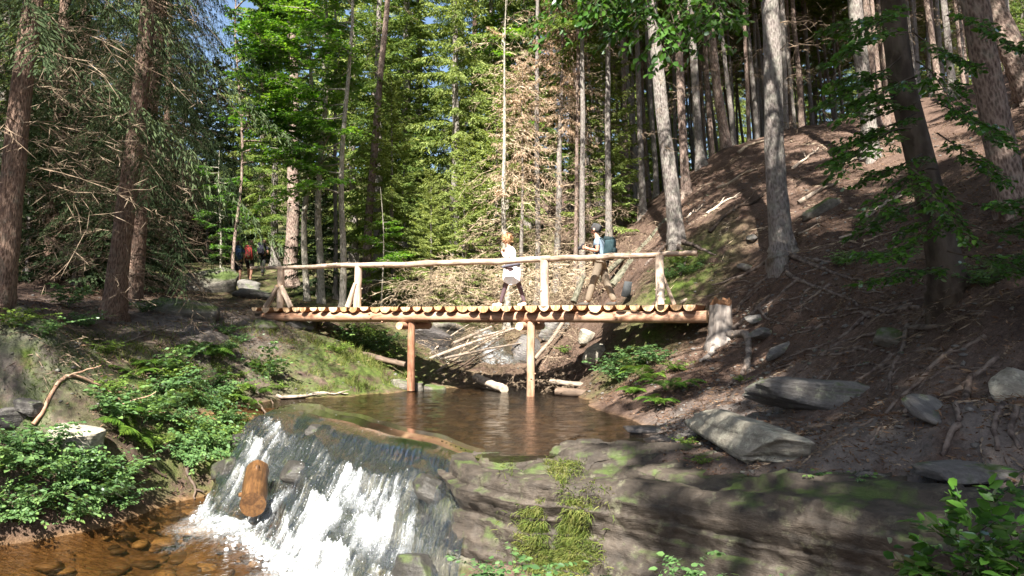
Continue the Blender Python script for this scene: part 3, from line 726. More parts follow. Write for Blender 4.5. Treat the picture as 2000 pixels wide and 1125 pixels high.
# ------------------------------------------------------------------ trees
def diamonds(base, dirs, length, width, rng, fold=0.0):
    """thin four-cornered blades: base points, directions, lengths, widths -> V, F (two triangles each)"""
    n = len(base); dirs = unit(dirs)
    side = unit(np.cross(dirs, rng.normal(size=(n, 3))))
    L = np.broadcast_to(np.asarray(length, float), (n,))[:, None]; Wd = np.broadcast_to(np.asarray(width, float), (n,))[:, None]
    mid = base + dirs * L * 0.45
    V = np.stack([base, mid + side * Wd / 2, base + dirs * L, mid - side * Wd / 2], 1)
    F = (np.arange(n)[:, None, None] * 4 + np.array([[0, 1, 2], [0, 2, 3]])[None]).reshape(-1, 3)
    return V.reshape(-1, 3), F
def cat(lst):
    Vs, Fs, n = [], [], 0
    for V, F in lst:
        Vs.append(V); Fs.append(F + n); n += len(V)
    return np.vstack(Vs), np.vstack(Fs)

def bough(rng, start, az, L, rise, droop, dens=1.0, hang=0.5, seg=0.13, wid=0.030, bare=0.0):
    """needle blades of one spruce bough; returns base, dir, length, width arrays and the stem path"""
    n = max(6, int(L * 9 * dens))
    t = np.linspace(0.06 + bare, 1, n) + rng.normal(size=n) * 0.012
    h = np.array([math.cos(az), math.sin(az), 0.0]); sd = np.array([-h[1], h[0], 0.0])
    def stem(t):
        t = np.asarray(t)[:, None]
        return start + h * (L * t) + np.array([0, 0, 1.0]) * L * (rise * t - droop * t ** 2 + 0.14 * t ** 5) + sd * (0.05 * L * np.sin(t * 4 + az))
    P = stem(t)
    Bs, Ds, Ls = [], [], []
    tang = unit(stem(t + 0.01) - P)
    Bs.append(P); Ds.append(tang + rng.normal(size=P.shape) * 0.15); Ls.append(np.full(n, seg * 1.2))
    for sg in (-1, 1):
        tl = np.clip(L * 0.42 * np.minimum(1.15 - t, 0.35 + t * 1.2) * rng.uniform(0.6, 1.2, n), 0.08, 0.95)
        td = unit(tang * rng.uniform(0.5, 0.9, (n, 1)) + sd * sg * rng.uniform(0.7, 1.0, (n, 1)) + np.array([0, 0, -1]) * rng.uniform(0.05, 0.45, (n, 1)) * hang)
        k = 7
        for q in range(k):
            f = (q + 0.3) / k
            m = tl * f < tl
            pos = P + td * (tl * f)[:, None] + np.array([0, 0, -1]) * (hang * 0.30 * tl * f ** 2)[:, None]
            # along the twig
            Bs.append(pos); Ds.append(td + rng.normal(size=P.shape) * 0.25 + np.array([0, 0, -0.5 * hang * f])); Ls.append(np.clip(tl / k * 2.2, 0.07, seg * 1.5))
            # side twiglets
            s2 = unit(np.cross(td, np.array([0, 0, 1.0])))
            sel = rng.random(n) < 0.8
            d2 = td * 0.7 + s2 * rng.choice([-1, 1], (n, 1)) * rng.uniform(0.3, 0.9, (n, 1)) + np.array([0, 0, -1]) * rng.uniform(0, 1.3, (n, 1)) * hang
            Bs.append(pos[sel]); Ds.append(d2[sel]); Ls.append((seg * rng.uniform(0.6, 1.3, n) * (1.1 - 0.5 * f))[sel])
    return np.vstack(Bs), np.vstack(Ds), np.concatenate(Ls), stem

def twig_bough(rng, start, az, L, rise, droop, n2=9, w=0.012):
    """bare dead branch: thin strips"""
    h = np.array([math.cos(az), math.sin(az), 0.0]); sd = np.array([-h[1], h[0], 0.0])
    out = []
    t = np.linspace(0, 1, 8); w1 = rng.normal() * 0.15
    P = start + h * (L * t)[:, None] + np.array([0, 0, 1]) * (L * (rise * t - droop * t ** 2))[:, None] + sd * (L * w1 * np.sin(t * 3))[:, None] + rng.normal(size=(8, 3)) * 0.018 * L
    out.append((P[:-1], np.diff(P, axis=0), np.linalg.norm(np.diff(P, axis=0), axis=1) * 1.35, w * 1.7 * (1.15 - t[:-1])))
    m = n2
    tt = rng.uniform(0.15, 1, m)
    pos = np.stack([np.interp(tt, t, P[:, c]) for c in range(3)], -1)
    sg = rng.choice([-1, 1], (m, 1))
    d = unit(h * rng.uniform(.3, 1, (m, 1)) + sd * sg * rng.uniform(.3, 1, (m, 1)) + np.array([0, 0, 1]) * rng.uniform(-0.9, 0.25, (m, 1)))
    l2 = L * rng.uniform(0.15, 0.5, m) * (1.1 - tt * .6)
    cur = pos.copy(); dd = d.copy()
    for k in range(3):
        out.append((cur.copy(), dd.copy(), l2 / 3 * 1.25, np.full(m, w * (1.0 - k * .22))))
        nxt = cur + dd * (l2 / 3)[:, None]
        for b in range(2):
            out.append((nxt.copy(), dd + rng.normal(size=dd.shape) * 0.6 + np.array([0, 0, -.15]), l2 * rng.uniform(.15, .4, m), np.full(m, w * 0.6)))
        cur = nxt; dd = unit(dd + rng.normal(size=dd.shape) * 0.3 + np.array([0, 0, -0.1]))
    return [np.concatenate([o[c] for o in out]) for c in range(4)]

def trunk_mesh(name, H, r0, mat, rng, flare=1.5, wob=0.04, sides=16, buttress=0.25):
    n = 34
    z = np.concatenate([[-0.5, -0.25], np.geomspace(0.02, H, n - 2)])
    t = np.clip(z / H, 0, 1)
    R = r0 * (1 - 0.93 * t ** 0.9) * (1 + (flare - 1) * np.exp(-np.clip(z, 0, None) / (r0 * 1.7)))
    ph = rng.uniform(0, 6.28, 4)
    x = wob * (np.sin(z * 0.5 + ph[0]) + 0.5 * np.sin(z * 1.3 + ph[1])); y = wob * (np.sin(z * 0.43 + ph[2]) + 0.5 * np.sin(z * 1.1 + ph[3]))
    x -= np.interp(0.0, z, x); y -= np.interp(0.0, z, y)
    a = np.linspace(0, 2 * np.pi, sides, endpoint=False)
    lob = 1 + buttress * np.exp(-np.clip(z, 0, None) / (r0 * 1.5))[:, None] * (np.sin(a * 3 + ph[0]) + 0.7 * np.sin(a * 5 + ph[1]))[None] + 0.035 * rng.normal(size=(n, sides))
    mb = MB(); tube(mb, np.stack([x, y, z], -1), R, sides, lobes=lob)
    return mb.mesh(name, [mat], True), (lambda zz: (np.interp(zz, z, x), np.interp(zz, z, y), np.interp(zz, z, R)))

class TreeKind: pass
def spruce_kind(seed, H, r0, z0, R, nb, mat, bark, hang=0.6, dead=(0, 0), ndead=0, droop=0.45, rise=0.1, dmat='twig', dlen=1.6, dens=1.0, top_pow=0.85, flare=1.5, seg=0.13, wid=0.032, sector=None, dw=0.012, fine_below=None):
    rng = np.random.default_rng(seed); k = TreeKind(); k.H = H; k.r0 = r0
    k.trunk, ax = trunk_mesh('trunk', H, r0, M[bark], rng, flare)
    B = []
    for i in range(nb):
        f = ((i + rng.uniform(0, 1)) / nb) ** 0.9
        h = z0 + (H - z0) * f
        az = i * 2.39996 + rng.normal() * 0.3
        if sector: az = sector[0] + rng.uniform(-1, 1) * sector[1] if rng.random() < 0.7 else az
        L = R * (1 - f) ** top_pow * rng.uniform(0.65, 1.1) + 0.25
        x, y, r = ax(h)
        c = 1.0 if not fine_below or h < fine_below else 1.9
        b, d, l, st = bough(rng, np.array([x, y, h]), az, L, rise + 0.55 * f, droop * (1 - 0.6 * f), dens / c, hang, seg * c, wid)
        B.append((b, d, l, np.full(len(l), c)))
        # the woody stem
    b = np.vstack([q[0] for q in B]); d = np.vstack([q[1] for q in B]); l = np.concatenate([q[2] for q in B])
    cw = np.concatenate([q[3] for q in B])
    V, F = diamonds(b, d, l, wid * cw * rng.uniform(0.7, 1.5, len(b)), rng)
    k.crown = mesh_np('crown', V, F, False, M[mat])
    k.dead = None
    if ndead:
        T = []
        for i in range(ndead):
            h = rng.uniform(*dead); az = rng.uniform(0, 6.28)
            x, y, r = ax(h)
            T.append(twig_bough(rng, np.array([x, y, h]) + 0.8 * r * np.array([math.cos(az), math.sin(az), 0]), az, dlen * rng.uniform(0.3, 1.1), rng.uniform(-0.1, 0.25), rng.uniform(0.2, 0.7), w=dw))
        q = [np.concatenate([o[c] for o in T]) for c in range(4)]
        V, F = diamonds(q[0], q[1], q[2], q[3], rng)
        k.dead = mesh_np('dead_twigs', V, F, False, M[dmat])
    return k
K = {}
def kind(n, *a, **k): K[n] = spruce_kind(*a, **k)
FAR = dict(seg=0.20, wid=0.055, dens=0.8)
kind('full1', 101, 22, 0.26, 1.6, 3.3, 110, 'spruce', 'bark', hang=0.8, dead=(0.5, 6), ndead=14, **FAR)
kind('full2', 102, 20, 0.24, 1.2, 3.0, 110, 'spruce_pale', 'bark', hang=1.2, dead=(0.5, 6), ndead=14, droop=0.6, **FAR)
kind('full3', 103, 24, 0.28, 3.5, 3.4, 110, 'spruce', 'bark', hang=0.9, dead=(0.5, 8), ndead=22, **FAR)
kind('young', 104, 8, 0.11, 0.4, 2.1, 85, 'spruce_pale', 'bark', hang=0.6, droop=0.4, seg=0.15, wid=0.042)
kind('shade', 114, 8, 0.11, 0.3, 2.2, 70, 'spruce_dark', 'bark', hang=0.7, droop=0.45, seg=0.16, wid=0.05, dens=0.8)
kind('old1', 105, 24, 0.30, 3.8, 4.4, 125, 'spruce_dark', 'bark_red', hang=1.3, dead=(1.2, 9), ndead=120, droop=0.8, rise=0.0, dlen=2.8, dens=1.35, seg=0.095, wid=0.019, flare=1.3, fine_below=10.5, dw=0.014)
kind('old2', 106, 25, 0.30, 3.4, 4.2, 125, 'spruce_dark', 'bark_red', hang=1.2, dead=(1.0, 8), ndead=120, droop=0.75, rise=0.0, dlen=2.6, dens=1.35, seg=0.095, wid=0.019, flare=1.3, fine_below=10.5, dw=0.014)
kind('pole1', 107, 25, 0.20, 9.0, 2.6, 70, 'spruce', 'bark', dead=(2.0, 13), ndead=38, dlen=1.2, flare=1.5, **FAR)
kind('pole2', 108, 26, 0.19, 10.5, 2.4, 64, 'spruce', 'bark_brown', dead=(2.5, 14), ndead=40, dlen=1.1, flare=1.4, **FAR)
kind('pole3', 109, 24, 0.20, 8.0, 2.8, 70, 'spruce', 'bark', dead=(1.5, 11), ndead=42, dlen=1.5, flare=1.6, **FAR)
kind('snag', 110, 11, 0.09, 0.8, 1.5, 4, 'dead_brown', 'bark_pale', dead=(0.4, 10), ndead=80, dlen=1.7, dmat='twig_pale', dw=0.018)  # pale bark puts the sunlight on this trunk into its colour
kind('brown', 111, 12.4, 0.14, 5.4, 1.35, 105, 'dead_brown', 'bark', hang=1.4, droop=0.6, dead=(0.6, 6), ndead=60, dlen=2.2, dmat='twig_pale', top_pow=0.35, seg=0.14, wid=0.017, dens=0.9, dw=0.018)
kind('brown2', 112, 8.6, 0.09, 4.4, 1.15, 66, 'dead_brown', 'bark', hang=1.4, droop=0.65, dead=(0.5, 5), ndead=55, dlen=1.9, dmat='twig_pale', top_pow=0.45, seg=0.14, wid=0.017, dens=0.9, dw=0.018)

def place_tree(name, kd, base, label, group, top=None, scale=1.0, thick=None, rz=None, cat_='tree', crown=True, cs=1.0):
    k = K[kd]
    o = empty(name, base)
    up = Vector((0, 0, 1))
    if top is not None: up = Vector(top) - Vector(base)
    q = up.to_track_quat('Z', 'Y') if up.length else Quaternion()
    spin = Quaternion((0, 0, 1), (hash_(base) * 6.28) if rz is None else rz)
    o.rotation_mode = 'QUATERNION'; o.rotation_quaternion = q @ spin
    st = thick / (2 * k.r0) if thick else scale
    tr = add('trunk', k.trunk, o); tr.scale = (st, st, scale)
    if crown:
        c = add('crown', k.crown, o); c.scale = (scale * cs, scale * cs, scale)
    if k.dead:
        d = add('dead_twigs', k.dead, o); d.scale = (scale,) * 3; d['kind'] = 'stuff'
    tag(o, label, cat_, group, 'thing')
    return o
def hash_(b): return (math.sin(b[0] * 12.9898 + b[1] * 78.233) * 43758.5453) % 1.0
def tree_px(name, kd, px, Y, topx, label, group=None, wpx=None, **k):
    x = (px - 1000) / FPX * Y; b = (x, Y, gz(x, Y) - 0.02)
    t = at(topx, 0, Y)
    return place_tree(name, kd, b, label, group, t, thick=(wpx / FPX * Y if wpx else None), **k)
# right stand, the ones that stand out
tall1 = tree_px('spruce_tree', 'pole1', 1322, 20.5, 1272, 'tall grey spruce trunk flaring at its foot just right of the man on the bridge', None, 31)
tall2 = tree_px('spruce_tree', 'pole3', 1530, 16.4, 1496, 'tall lone grey spruce with pale flared roots on the slope above the stump', None, 43)
tree_px('spruce_tree', 'pole2', 1342, 25, 1322, 'slim spruce close behind the flared trunk beside the man', None, 18)
tree_px('spruce_tree', 'pole1', 1372, 26.5, 1345, 'slim straight spruce second uphill from the flared trunk', None, 17)
tree_px('spruce_tree', 'pole2', 1422, 28, 1386, 'dark slim spruce at the top edge of the bare slope', None, 20)
tree_px('spruce_tree', 'pole3', 1190, 26, 1184, 'grey spruce trunk rising directly above the man', None, 14)
tree_px('spruce_tree', 'pole1', 1257, 27, 1241, 'slim spruce between the man and the flared trunk', None, 13)
tree_px('spruce_tree', 'pole2', 1228, 30, 1215, 'thin shaded spruce behind the man with the backpack', None, 11)
tree_px('spruce_tree', 'pole1', 1136, 25.5, 1140, 'sunlit pale trunk left of the man, beside its slimmer twin', None, 13, scale=0.9)
tree_px('spruce_tree', 'pole2', 1124, 26.2, 1127, 'slimmer twin of the sunlit trunk left of the man', None, 9, scale=0.9, crown=False)
tree_px('spruce_tree', 'pole3', 1050, 26.5, 1051, 'brownish bare trunk between the two walkers', None, 12, crown=False)
tree_px('spruce_tree', 'pole1', 1705, 20, 1672, 'grey spruce with a sunlit patch behind the beech leaves', None, 31)
tree_px('spruce_tree', 'pole2', 1985, 12.2, 1898, 'thick dark spruce on the slope behind the big leaning beech', None, 56)
tree_px('spruce_tree', 'pole2', 2030, 18.5, 1945, 'thick spruce trunk cut by the upper right edge', None, 52)
tree_px('snag_tree', 'snag', 990, 24.8, 990, 'dead trunk standing behind the woman, its bark coloured sunlit white', None, 14, cat_='dead tree')
# left, the ones that stand out
tree_px('spruce_tree', 'old1', 0, 13.2, 62, 'old spruce at the left edge with reddish sunlit bark', None, 46)
tree_px('spruce_tree', 'old2', 218, 17.2, 296, 'old spruce with a thick mossy foot beside the left path', None, 40, cs=0.66)
tree_px('spruce_tree', 'old1', 258, 20, 312, 'reddish old spruce close behind the mossy-footed one', None, 34, scale=0.95, cs=0.6)
tree_px('spruce_tree', 'old2', 95, 23, 130, 'shaded old spruce between the two big left spruces', None, 30)
tree_px('spruce_tree', 'pole2', 566, 31, 568, 'dark thick trunk behind the left end of the handrail', None, 28)
tree_px('spruce_tree', 'pole2', 712, 27, 757, 'leaning slim trunk right of the second rail post, pinkish above', None, 18, crown=False)
tree_px('spruce_tree', 'pole3', 655, 27, 656, 'thin dark trunk left of the pale slim trunk by the bridge', None, 9, crown=False)
# centre
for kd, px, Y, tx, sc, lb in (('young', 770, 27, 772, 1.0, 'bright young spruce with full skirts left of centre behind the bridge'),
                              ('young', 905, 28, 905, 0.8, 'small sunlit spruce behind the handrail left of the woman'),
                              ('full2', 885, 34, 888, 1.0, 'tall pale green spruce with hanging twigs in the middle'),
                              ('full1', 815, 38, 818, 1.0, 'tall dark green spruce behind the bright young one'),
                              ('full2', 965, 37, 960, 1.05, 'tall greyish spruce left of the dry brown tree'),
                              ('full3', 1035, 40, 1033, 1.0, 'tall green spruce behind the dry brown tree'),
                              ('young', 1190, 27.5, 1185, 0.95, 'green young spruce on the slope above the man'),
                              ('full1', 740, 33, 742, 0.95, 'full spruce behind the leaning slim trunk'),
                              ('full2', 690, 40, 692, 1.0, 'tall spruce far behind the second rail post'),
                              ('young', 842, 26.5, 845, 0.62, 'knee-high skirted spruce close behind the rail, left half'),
                              ('young', 975, 30, 975, 1.1, 'yellow green young spruce behind the pale dead trunk')):
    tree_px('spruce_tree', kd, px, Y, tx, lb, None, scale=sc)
tree_px('dry_spruce_tree', 'brown', 1088, 27, 1094, 'dry brown spruce with rusty hanging twigs above the bridge', None, scale=1.0, cat_='dead tree')
tree_px('dry_spruce_tree', 'brown2', 1022, 26, 1020, 'smaller dry brown spruce left of the big rusty one', None, scale=1.0, cat_='dead tree')
ORD = ['first', 'second', 'third', 'fourth', 'fifth', 'sixth', 'seventh', 'eighth', 'ninth', 'tenth', 'eleventh', 'twelfth', 'thirteenth', 'fourteenth', 'fifteenth', 'sixteenth', 'seventeenth', 'eighteenth', 'nineteenth', 'twentieth']
def ordinal(k): return ORD[k] if k < 20 else ('twenty-' + ORD[k - 20] if k < 29 else 'thirty-' + ORD[k - 30] if k >= 30 else 'thirtieth')
def label_by_place(objs, regions, text):
    '''gives each its own label: between which named things it stands, then its turn counted from the left'''
    lo = -1e9
    for hi, where in regions:
        row = sorted([o for o in objs if lo <= 1000 + FPX * o.location.x / o.location.y < hi], key=lambda o: o.location.x / o.location.y)
        for k, o in enumerate(row): o['label'] = text % (ordinal(k), where)
        lo = hi
# the stand on the slope and the wood behind
rng = np.random.default_rng(77)
taken = []
def free(x, y, d): return all((x - a) ** 2 + (y - b) ** 2 > d * d for a, b in taken)
n = 0
while n < 150:
    Y = rng.uniform(24, 58); px = rng.uniform(1140, 2000); X = (px - 1000) / FPX * Y
    if not free(X, Y, 0.85) or X < 2.5: continue
    if Y < 29 and px < 1720: continue
    taken.append((X, Y)); n += 1
    kd = ('pole1', 'pole2', 'pole3')[n % 3]
    place_tree('spruce_tree', kd, (X, Y, gz(X, Y) - 0.05), 'slender bare spruce trunk in the dense stand on the upper right slope', 'spruces of the dense stand on the right slope', (X - 0.9 + rng.normal() * 0.4, Y, gz(X, Y) + 14), scale=rng.uniform(0.85, 1.05), thick=rng.uniform(0.13, 0.25))
n = 0
while n < 40:
    Y = rng.uniform(27, 70); px = rng.uniform(-150, 1130); X = (px - 1000) / FPX * Y
    if not free(X, Y, 2.4): continue
    if Y < 36 and 420 < px < 1100: continue
    if 340 < px < 440: continue
    taken.append((X, Y)); n += 1
    kd = ('full1', 'full3', 'old1', 'full2', 'pole3')[n % 5] if px > 450 else ('old1', 'old2', 'pole2', 'full3')[n % 4]
    place_tree('spruce_tree', kd, (X, Y, gz(X, Y) - 0.05), 'shaded spruce in the wood behind the left bank', 'spruces of the wood behind the bridge', None, scale=rng.uniform(0.85, 1.15))
n = 0
while n < 40:
    Y = rng.uniform(46, 85); px = rng.uniform(1150, 2150); X = (px - 1000) / FPX * Y
    if not free(X, Y, 3.0): continue
    taken.append((X, Y)); n += 1
    place_tree('spruce_tree', ('full2', 'full1', 'full2', 'full3')[n % 4], (X, Y, gz(X, Y) - 0.05), 'sunlit spruce crown glimpsed between the trunks at the top of the slope', 'far spruces behind the stand on the slope', None, scale=rng.uniform(0.9, 1.2))
n = 0
while n < 26:
    Y = rng.uniform(21, 46); px = rng.uniform(-60, 640); X = (px - 1000) / FPX * Y
    if not free(X, Y, 1.7) or (350 < px < 600 and Y < 44) or (px > 330 and Y < 26): continue
    taken.append((X, Y)); n += 1
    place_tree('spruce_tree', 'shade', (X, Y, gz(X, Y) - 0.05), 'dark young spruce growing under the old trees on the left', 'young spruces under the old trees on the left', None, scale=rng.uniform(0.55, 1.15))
label_by_place([o for o in bpy.data.objects if o.get('group') == 'spruces of the dense stand on the right slope'], [(1190, 'above the brushwood'), (1322, 'between man and flared trunk'), (1530, 'between flared trunk and lone spruce'), (1705, 'between lone spruce and sunlit-patch spruce'), (1868, 'between sunlit-patch spruce and beech'), (1000000000.0, 'right of the leaning beech')], '%s slender spruce from the left, %s, in the upper stand')
label_by_place([o for o in bpy.data.objects if o.get('group') == 'spruces of the wood behind the bridge'], [(218, 'behind the left-edge spruces'), (566, 'behind the hikers and path'), (712, 'behind the left rail posts'), (900, 'behind the bright young spruce'), (1000000000.0, 'behind the dry brown trees')], '%s tall shaded spruce from the left, %s')
label_by_place([o for o in bpy.data.objects if o.get('group') == 'far spruces behind the stand on the slope'], [(1322, 'over the man'), (1530, 'left of the lone spruce'), (1868, 'left of the leaning beech'), (1000000000.0, 'beyond the beech')], '%s far sunlit crown from the left, %s, glimpsed between trunks')
label_by_place([o for o in bpy.data.objects if o.get('group') == 'young spruces under the old trees on the left'], [(218, 'left of the mossy-footed spruce'), (400, 'above the rock outcrop'), (1000000000.0, 'near the hikers')], '%s dark young spruce from the left, %s')
for k, (px, Y, sc, lb) in enumerate(((352, 47, 1.5, 'leftmost'), (378, 52, 1.7, 'second'), (402, 46, 1.35, 'third'), (425, 55, 1.8, 'fourth'), (448, 48, 1.45, 'fifth'), (472, 56, 1.7, 'rightmost'))):
    X = (px - 1000) / FPX * Y
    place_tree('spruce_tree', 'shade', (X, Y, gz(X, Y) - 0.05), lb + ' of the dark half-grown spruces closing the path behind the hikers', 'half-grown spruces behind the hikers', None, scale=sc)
# unseen spruces added beyond the picture edges to throw shade into the clearing
for kd, X, Y, sc, lb in (('old2', -12.3, 7.3, 1.0, 'old spruce added for shade outside the left edge, level with the pool'),
                         ('old1', -15.0, 12.5, 1.0, 'old spruce added for shade outside the left edge beside the path'),
                         ('old2', -12.6, -1.0, 0.95, 'old spruce added for shade outside the left edge, nearest the viewpoint'),
                         ('old1', -11.6, 5.4, 0.92, 'old spruce added for shade outside the left edge above the lower pool'),
                         ('full3', -17, 20, 1.0, 'full spruce added for shade outside the left edge, deeper in the wood'),
                         ('full3', 11.5, 10, 1.0, 'full spruce added for shade outside the right edge on the slope'),
                         ('full3', 14, 15, 1.0, 'full spruce added for shade outside the right edge higher on the slope')):
    place_tree('spruce_tree', kd, (X, Y, gz(X, Y) - 0.05), lb, None, None, scale=sc)

# ------------------------------------------------------------------ broadleaved trees
LEAF = np.array([[0, 0, 0], [0.32, 0.27, 0.05], [0.72, 0.20, 0.02], [1, 0, -0.06], [0.72, -0.20, 0.02], [0.32, -0.27, 0.05], [0.5, 0, -0.03]])
LEAF_F = np.array([[0, 6, 1], [1, 6, 2], [2, 6, 3], [3, 6, 4], [4, 6, 5], [5, 6, 0]])
LEAF4 = np.array([[0, 0, 0], [0.45, 0.3, 0.05], [1, 0, -0.05], [0.45, -0.3, 0.05]]); LEAF4_F = np.array([[0, 2, 1], [0, 3, 2]])
def leaves(pos, dirs, size, rng, tmpl=(LEAF, LEAF_F), flat=0.75):
    n = len(pos); x = unit(dirs)
    up = unit(np.array([0, 0, 1.0]) * flat + rng.normal(size=(n, 3)) * (1 - flat + 0.12))
    y = unit(np.cross(up, x)); z = np.cross(x, y)
    S = np.broadcast_to(np.asarray(size, float), (n,))[:, None, None]
    T, TF = tmpl
    V = pos[:, None] + S * (T[None, :, :1] * x[:, None] + T[None, :, 1:2] * y[:, None] + T[None, :, 2:3] * z[:, None])
    F = (np.arange(n)[:, None, None] * len(T) + TF[None]).reshape(-1, 3)
    return V.reshape(-1, 3), F
def spray_limb(rng, P0, d0, L, mbw, r0, leafsz, n_side=14, twig_len=0.32, gap=0.055, droop=0.12, lv=None):
    """a limb with side twigs spread in a near-level plane; leaves alternate along the twigs"""
    d0 = unit(d0); side = unit(np.cross(np.array([0, 0, 1.0]), d0))
    m = 12; t = np.linspace(0, 1, m)
    w = rng.normal(size=2) * 0.06
    P = P0 + d0 * (L * t)[:, None] + side * (L * w[0] * np.sin(t * 4))[:, None] + np.array([0, 0, -1]) * (L * droop * t ** 2)[:, None] + np.array([0, 0, 1]) * (L * w[1] * np.sin(t * 5))[:, None]
    tube(mbw, P, r0 * (1 - 0.88 * t), 5, caps=False)
    LP, LD = [], []
    for i in range(n_side):
        f = 0.18 + 0.8 * (i + rng.random()) / n_side
        s = P0 * 0 + np.array([np.interp(f, t, P[:, c]) for c in range(3)])
        sg = 1 if i % 2 else -1
        dd = unit(d0 * rng.uniform(0.55, 0.9) + side * sg * rng.uniform(0.6, 1.0) + np.array([0, 0, rng.uniform(-0.25, 0.12)]))
        l = L * twig_len * (1.15 - f) * rng.uniform(0.7, 1.3) + 0.18
        k = 6; tt = np.linspace(0, 1, k); Q = s + dd * (l * tt)[:, None] + np.array([0, 0, -1]) * (l * 0.18 * tt ** 2)[:, None]
        tube(mbw, Q, r0 * 0.22 * (1 - 0.8 * tt) + 0.0015, 3, caps=False)
        sub = [(s, dd, l)]
        for _ in range(3):
            g = rng.uniform(0.25, 0.8); sub.append((s + dd * l * g, unit(dd + side * rng.uniform(-1, 1) + np.array([0, 0, rng.uniform(-.3, .2)])), l * rng.uniform(0.3, 0.55)))
        for (s_, d_, l_) in sub:
            nl = max(3, int(l_ / gap)); g = (np.arange(nl) + rng.random(nl) * 0.5) / nl
            pos = s_ + d_ * (l_ * g)[:, None] + np.array([0, 0, -1]) * (l_ * 0.18 * g ** 2)[:, None]
            s2 = unit(np.cross(np.array([0, 0, 1.0]), d_))
            ld = d_ * 0.7 + s2 * np.where(np.arange(nl) % 2, 1, -1)[:, None] * 0.8 + rng.normal(size=(nl, 3)) * 0.25 + np.array([0, 0, -0.2])
            LP.append(pos); LD.append(ld)
    lv[0].append(np.vstack(LP)); lv[1].append(np.vstack(LD))
    return P
def broadleaf(name, base, top, H, r0, limbs, bark, leafmat, leafsz, label, seed, tmpl=(LEAF, LEAF_F), gap=0.055, catg='tree', extra=None, flat=0.75, nside=14):
    rng = np.random.default_rng(seed)
    o = empty(name, base); b = np.array(base); ax = unit(np.array(top) - b)
    n = 30; z = np.concatenate([[-0.4], np.geomspace(0.05, H, n - 1)]); t = np.clip(z / H, 0, 1)
    R = r0 * (1 - 0.85 * t) * (1 + 0.45 * np.exp(-np.clip(z, 0, None) / (1.6 * r0)))
    wob = 0.05 * np.stack([np.sin(z * 0.6 + seed), np.cos(z * 0.5 + seed * 2), 0 * z], -1) * np.clip(z, 0, 3)[:, None]
    P = ax[None] * z[:, None] + wob
    a = np.linspace(0, 2 * np.pi, 16, endpoint=False)
    lob = 1 + 0.18 * np.exp(-np.clip(z, 0, None) / (1.5 * r0))[:, None] * np.sin(a * 4 + seed)[None] + 0.025 * rng.normal(size=(n, 16))
    mb = MB(); tube(mb, P, R, 16, lobes=lob); mb.build('trunk', [M[bark]], o, True)
    mw = MB(); lv = ([], [])
    for h, az, L, rise in limbs:
        s = np.array([np.interp(h, z, P[:, c]) for c in range(3)])
        spray_limb(rng, s, np.array([math.cos(az), math.sin(az), rise]), L, mw, max(0.008, 0.012 * L + 0.004), leafsz, nside, lv=lv, gap=gap)
    for s, d, L in (extra or []):
        spray_limb(rng, np.array(s) - b, np.array(d), L, mw, 0.008 * L + 0.004, leafsz, nside, lv=lv, gap=gap)
    if mw.n: mw.build('limbs', [M[bark]], o, True)
    LP = np.vstack(lv[0]); LD = np.vstack(lv[1])
    V, F = leaves(LP, LD, leafsz * rng.uniform(0.65, 1.2, len(LP)), rng, tmpl, flat)
    add('crown', mesh_np('crown', V, F, False, M[leafmat]), o)
    tag(o, label, catg, None, 'thing')
    return o
# the big leaning beech on the right; its canopy reaches over the viewpoint
r = np.random.default_rng(9)
bx, by = (1858 - 1000) / FPX * 10.3, 10.3
limbs = []
for i in range(44):
    h = r.uniform(4.6, 14); az = r.uniform(2.0, 4.6) if r.random() < 0.72 else r.uniform(0, 6.28)
    limbs.append((h, az, (5.9 - 0.22 * (h - 4.6)) * r.uniform(0.5, 1.05), r.uniform(-0.12, 0.22)))
ext = []
for px, py, Y, tx, ty, L in ((1760, 60, 9.0, 1560, 110, 1.1), (1790, 150, 9.0, 1580, 240, 1.15), (1780, 250, 8.9, 1570, 330, 1.2), (1830, 330, 9.0, 1640, 420, 1.1), (1860, 420, 9.0, 1700, 480, 0.8), (1780, 330, 8.8, 1900, 450, 0.9),
                             (1900, 440, 8.6, 2040, 420, 0.9), (1850, 490, 8.6, 2020, 490, 1.0), (1800, 470, 8.8, 1600, 510, 0.9), (1870, 390, 8.4, 2010, 380, 0.9), (1770, 20, 8.8, 1660, 60, 1.0), (1830, 200, 8.7, 1960, 260, 0.9), (1790, 200, 9.2, 1650, 180, 0.9), (1740, 30, 9.6, 1590, 40, 1.1), (1760, 110, 9.5, 1600, 170, 1.1), (1790, 220, 9.6, 1610, 280, 1.1), (1800, 300, 9.6, 1660, 350, 1.0), (1820, 380, 9.7, 1640, 450, 1.2), (1780, 60, 9.2, 1900, 120, 0.9), (1790, 120, 9.0, 1880, 200, 0.9), (1830, 260, 9.0, 1950, 330, 0.9), (1840, 520, 9.6, 1620, 540, 1.1), (1720, 150, 9.4, 1560, 200, 0.9), (1730, 260, 9.5, 1580, 300, 0.9), (1890, 500, 9.2, 2030, 520, 1.0), (1850, 30, 9.0, 1960, 60, 0.9)):
    s = at(px, py, Y); e = at(tx, ty, Y - 0.6); ext.append((s, e - s, L * 1.0))
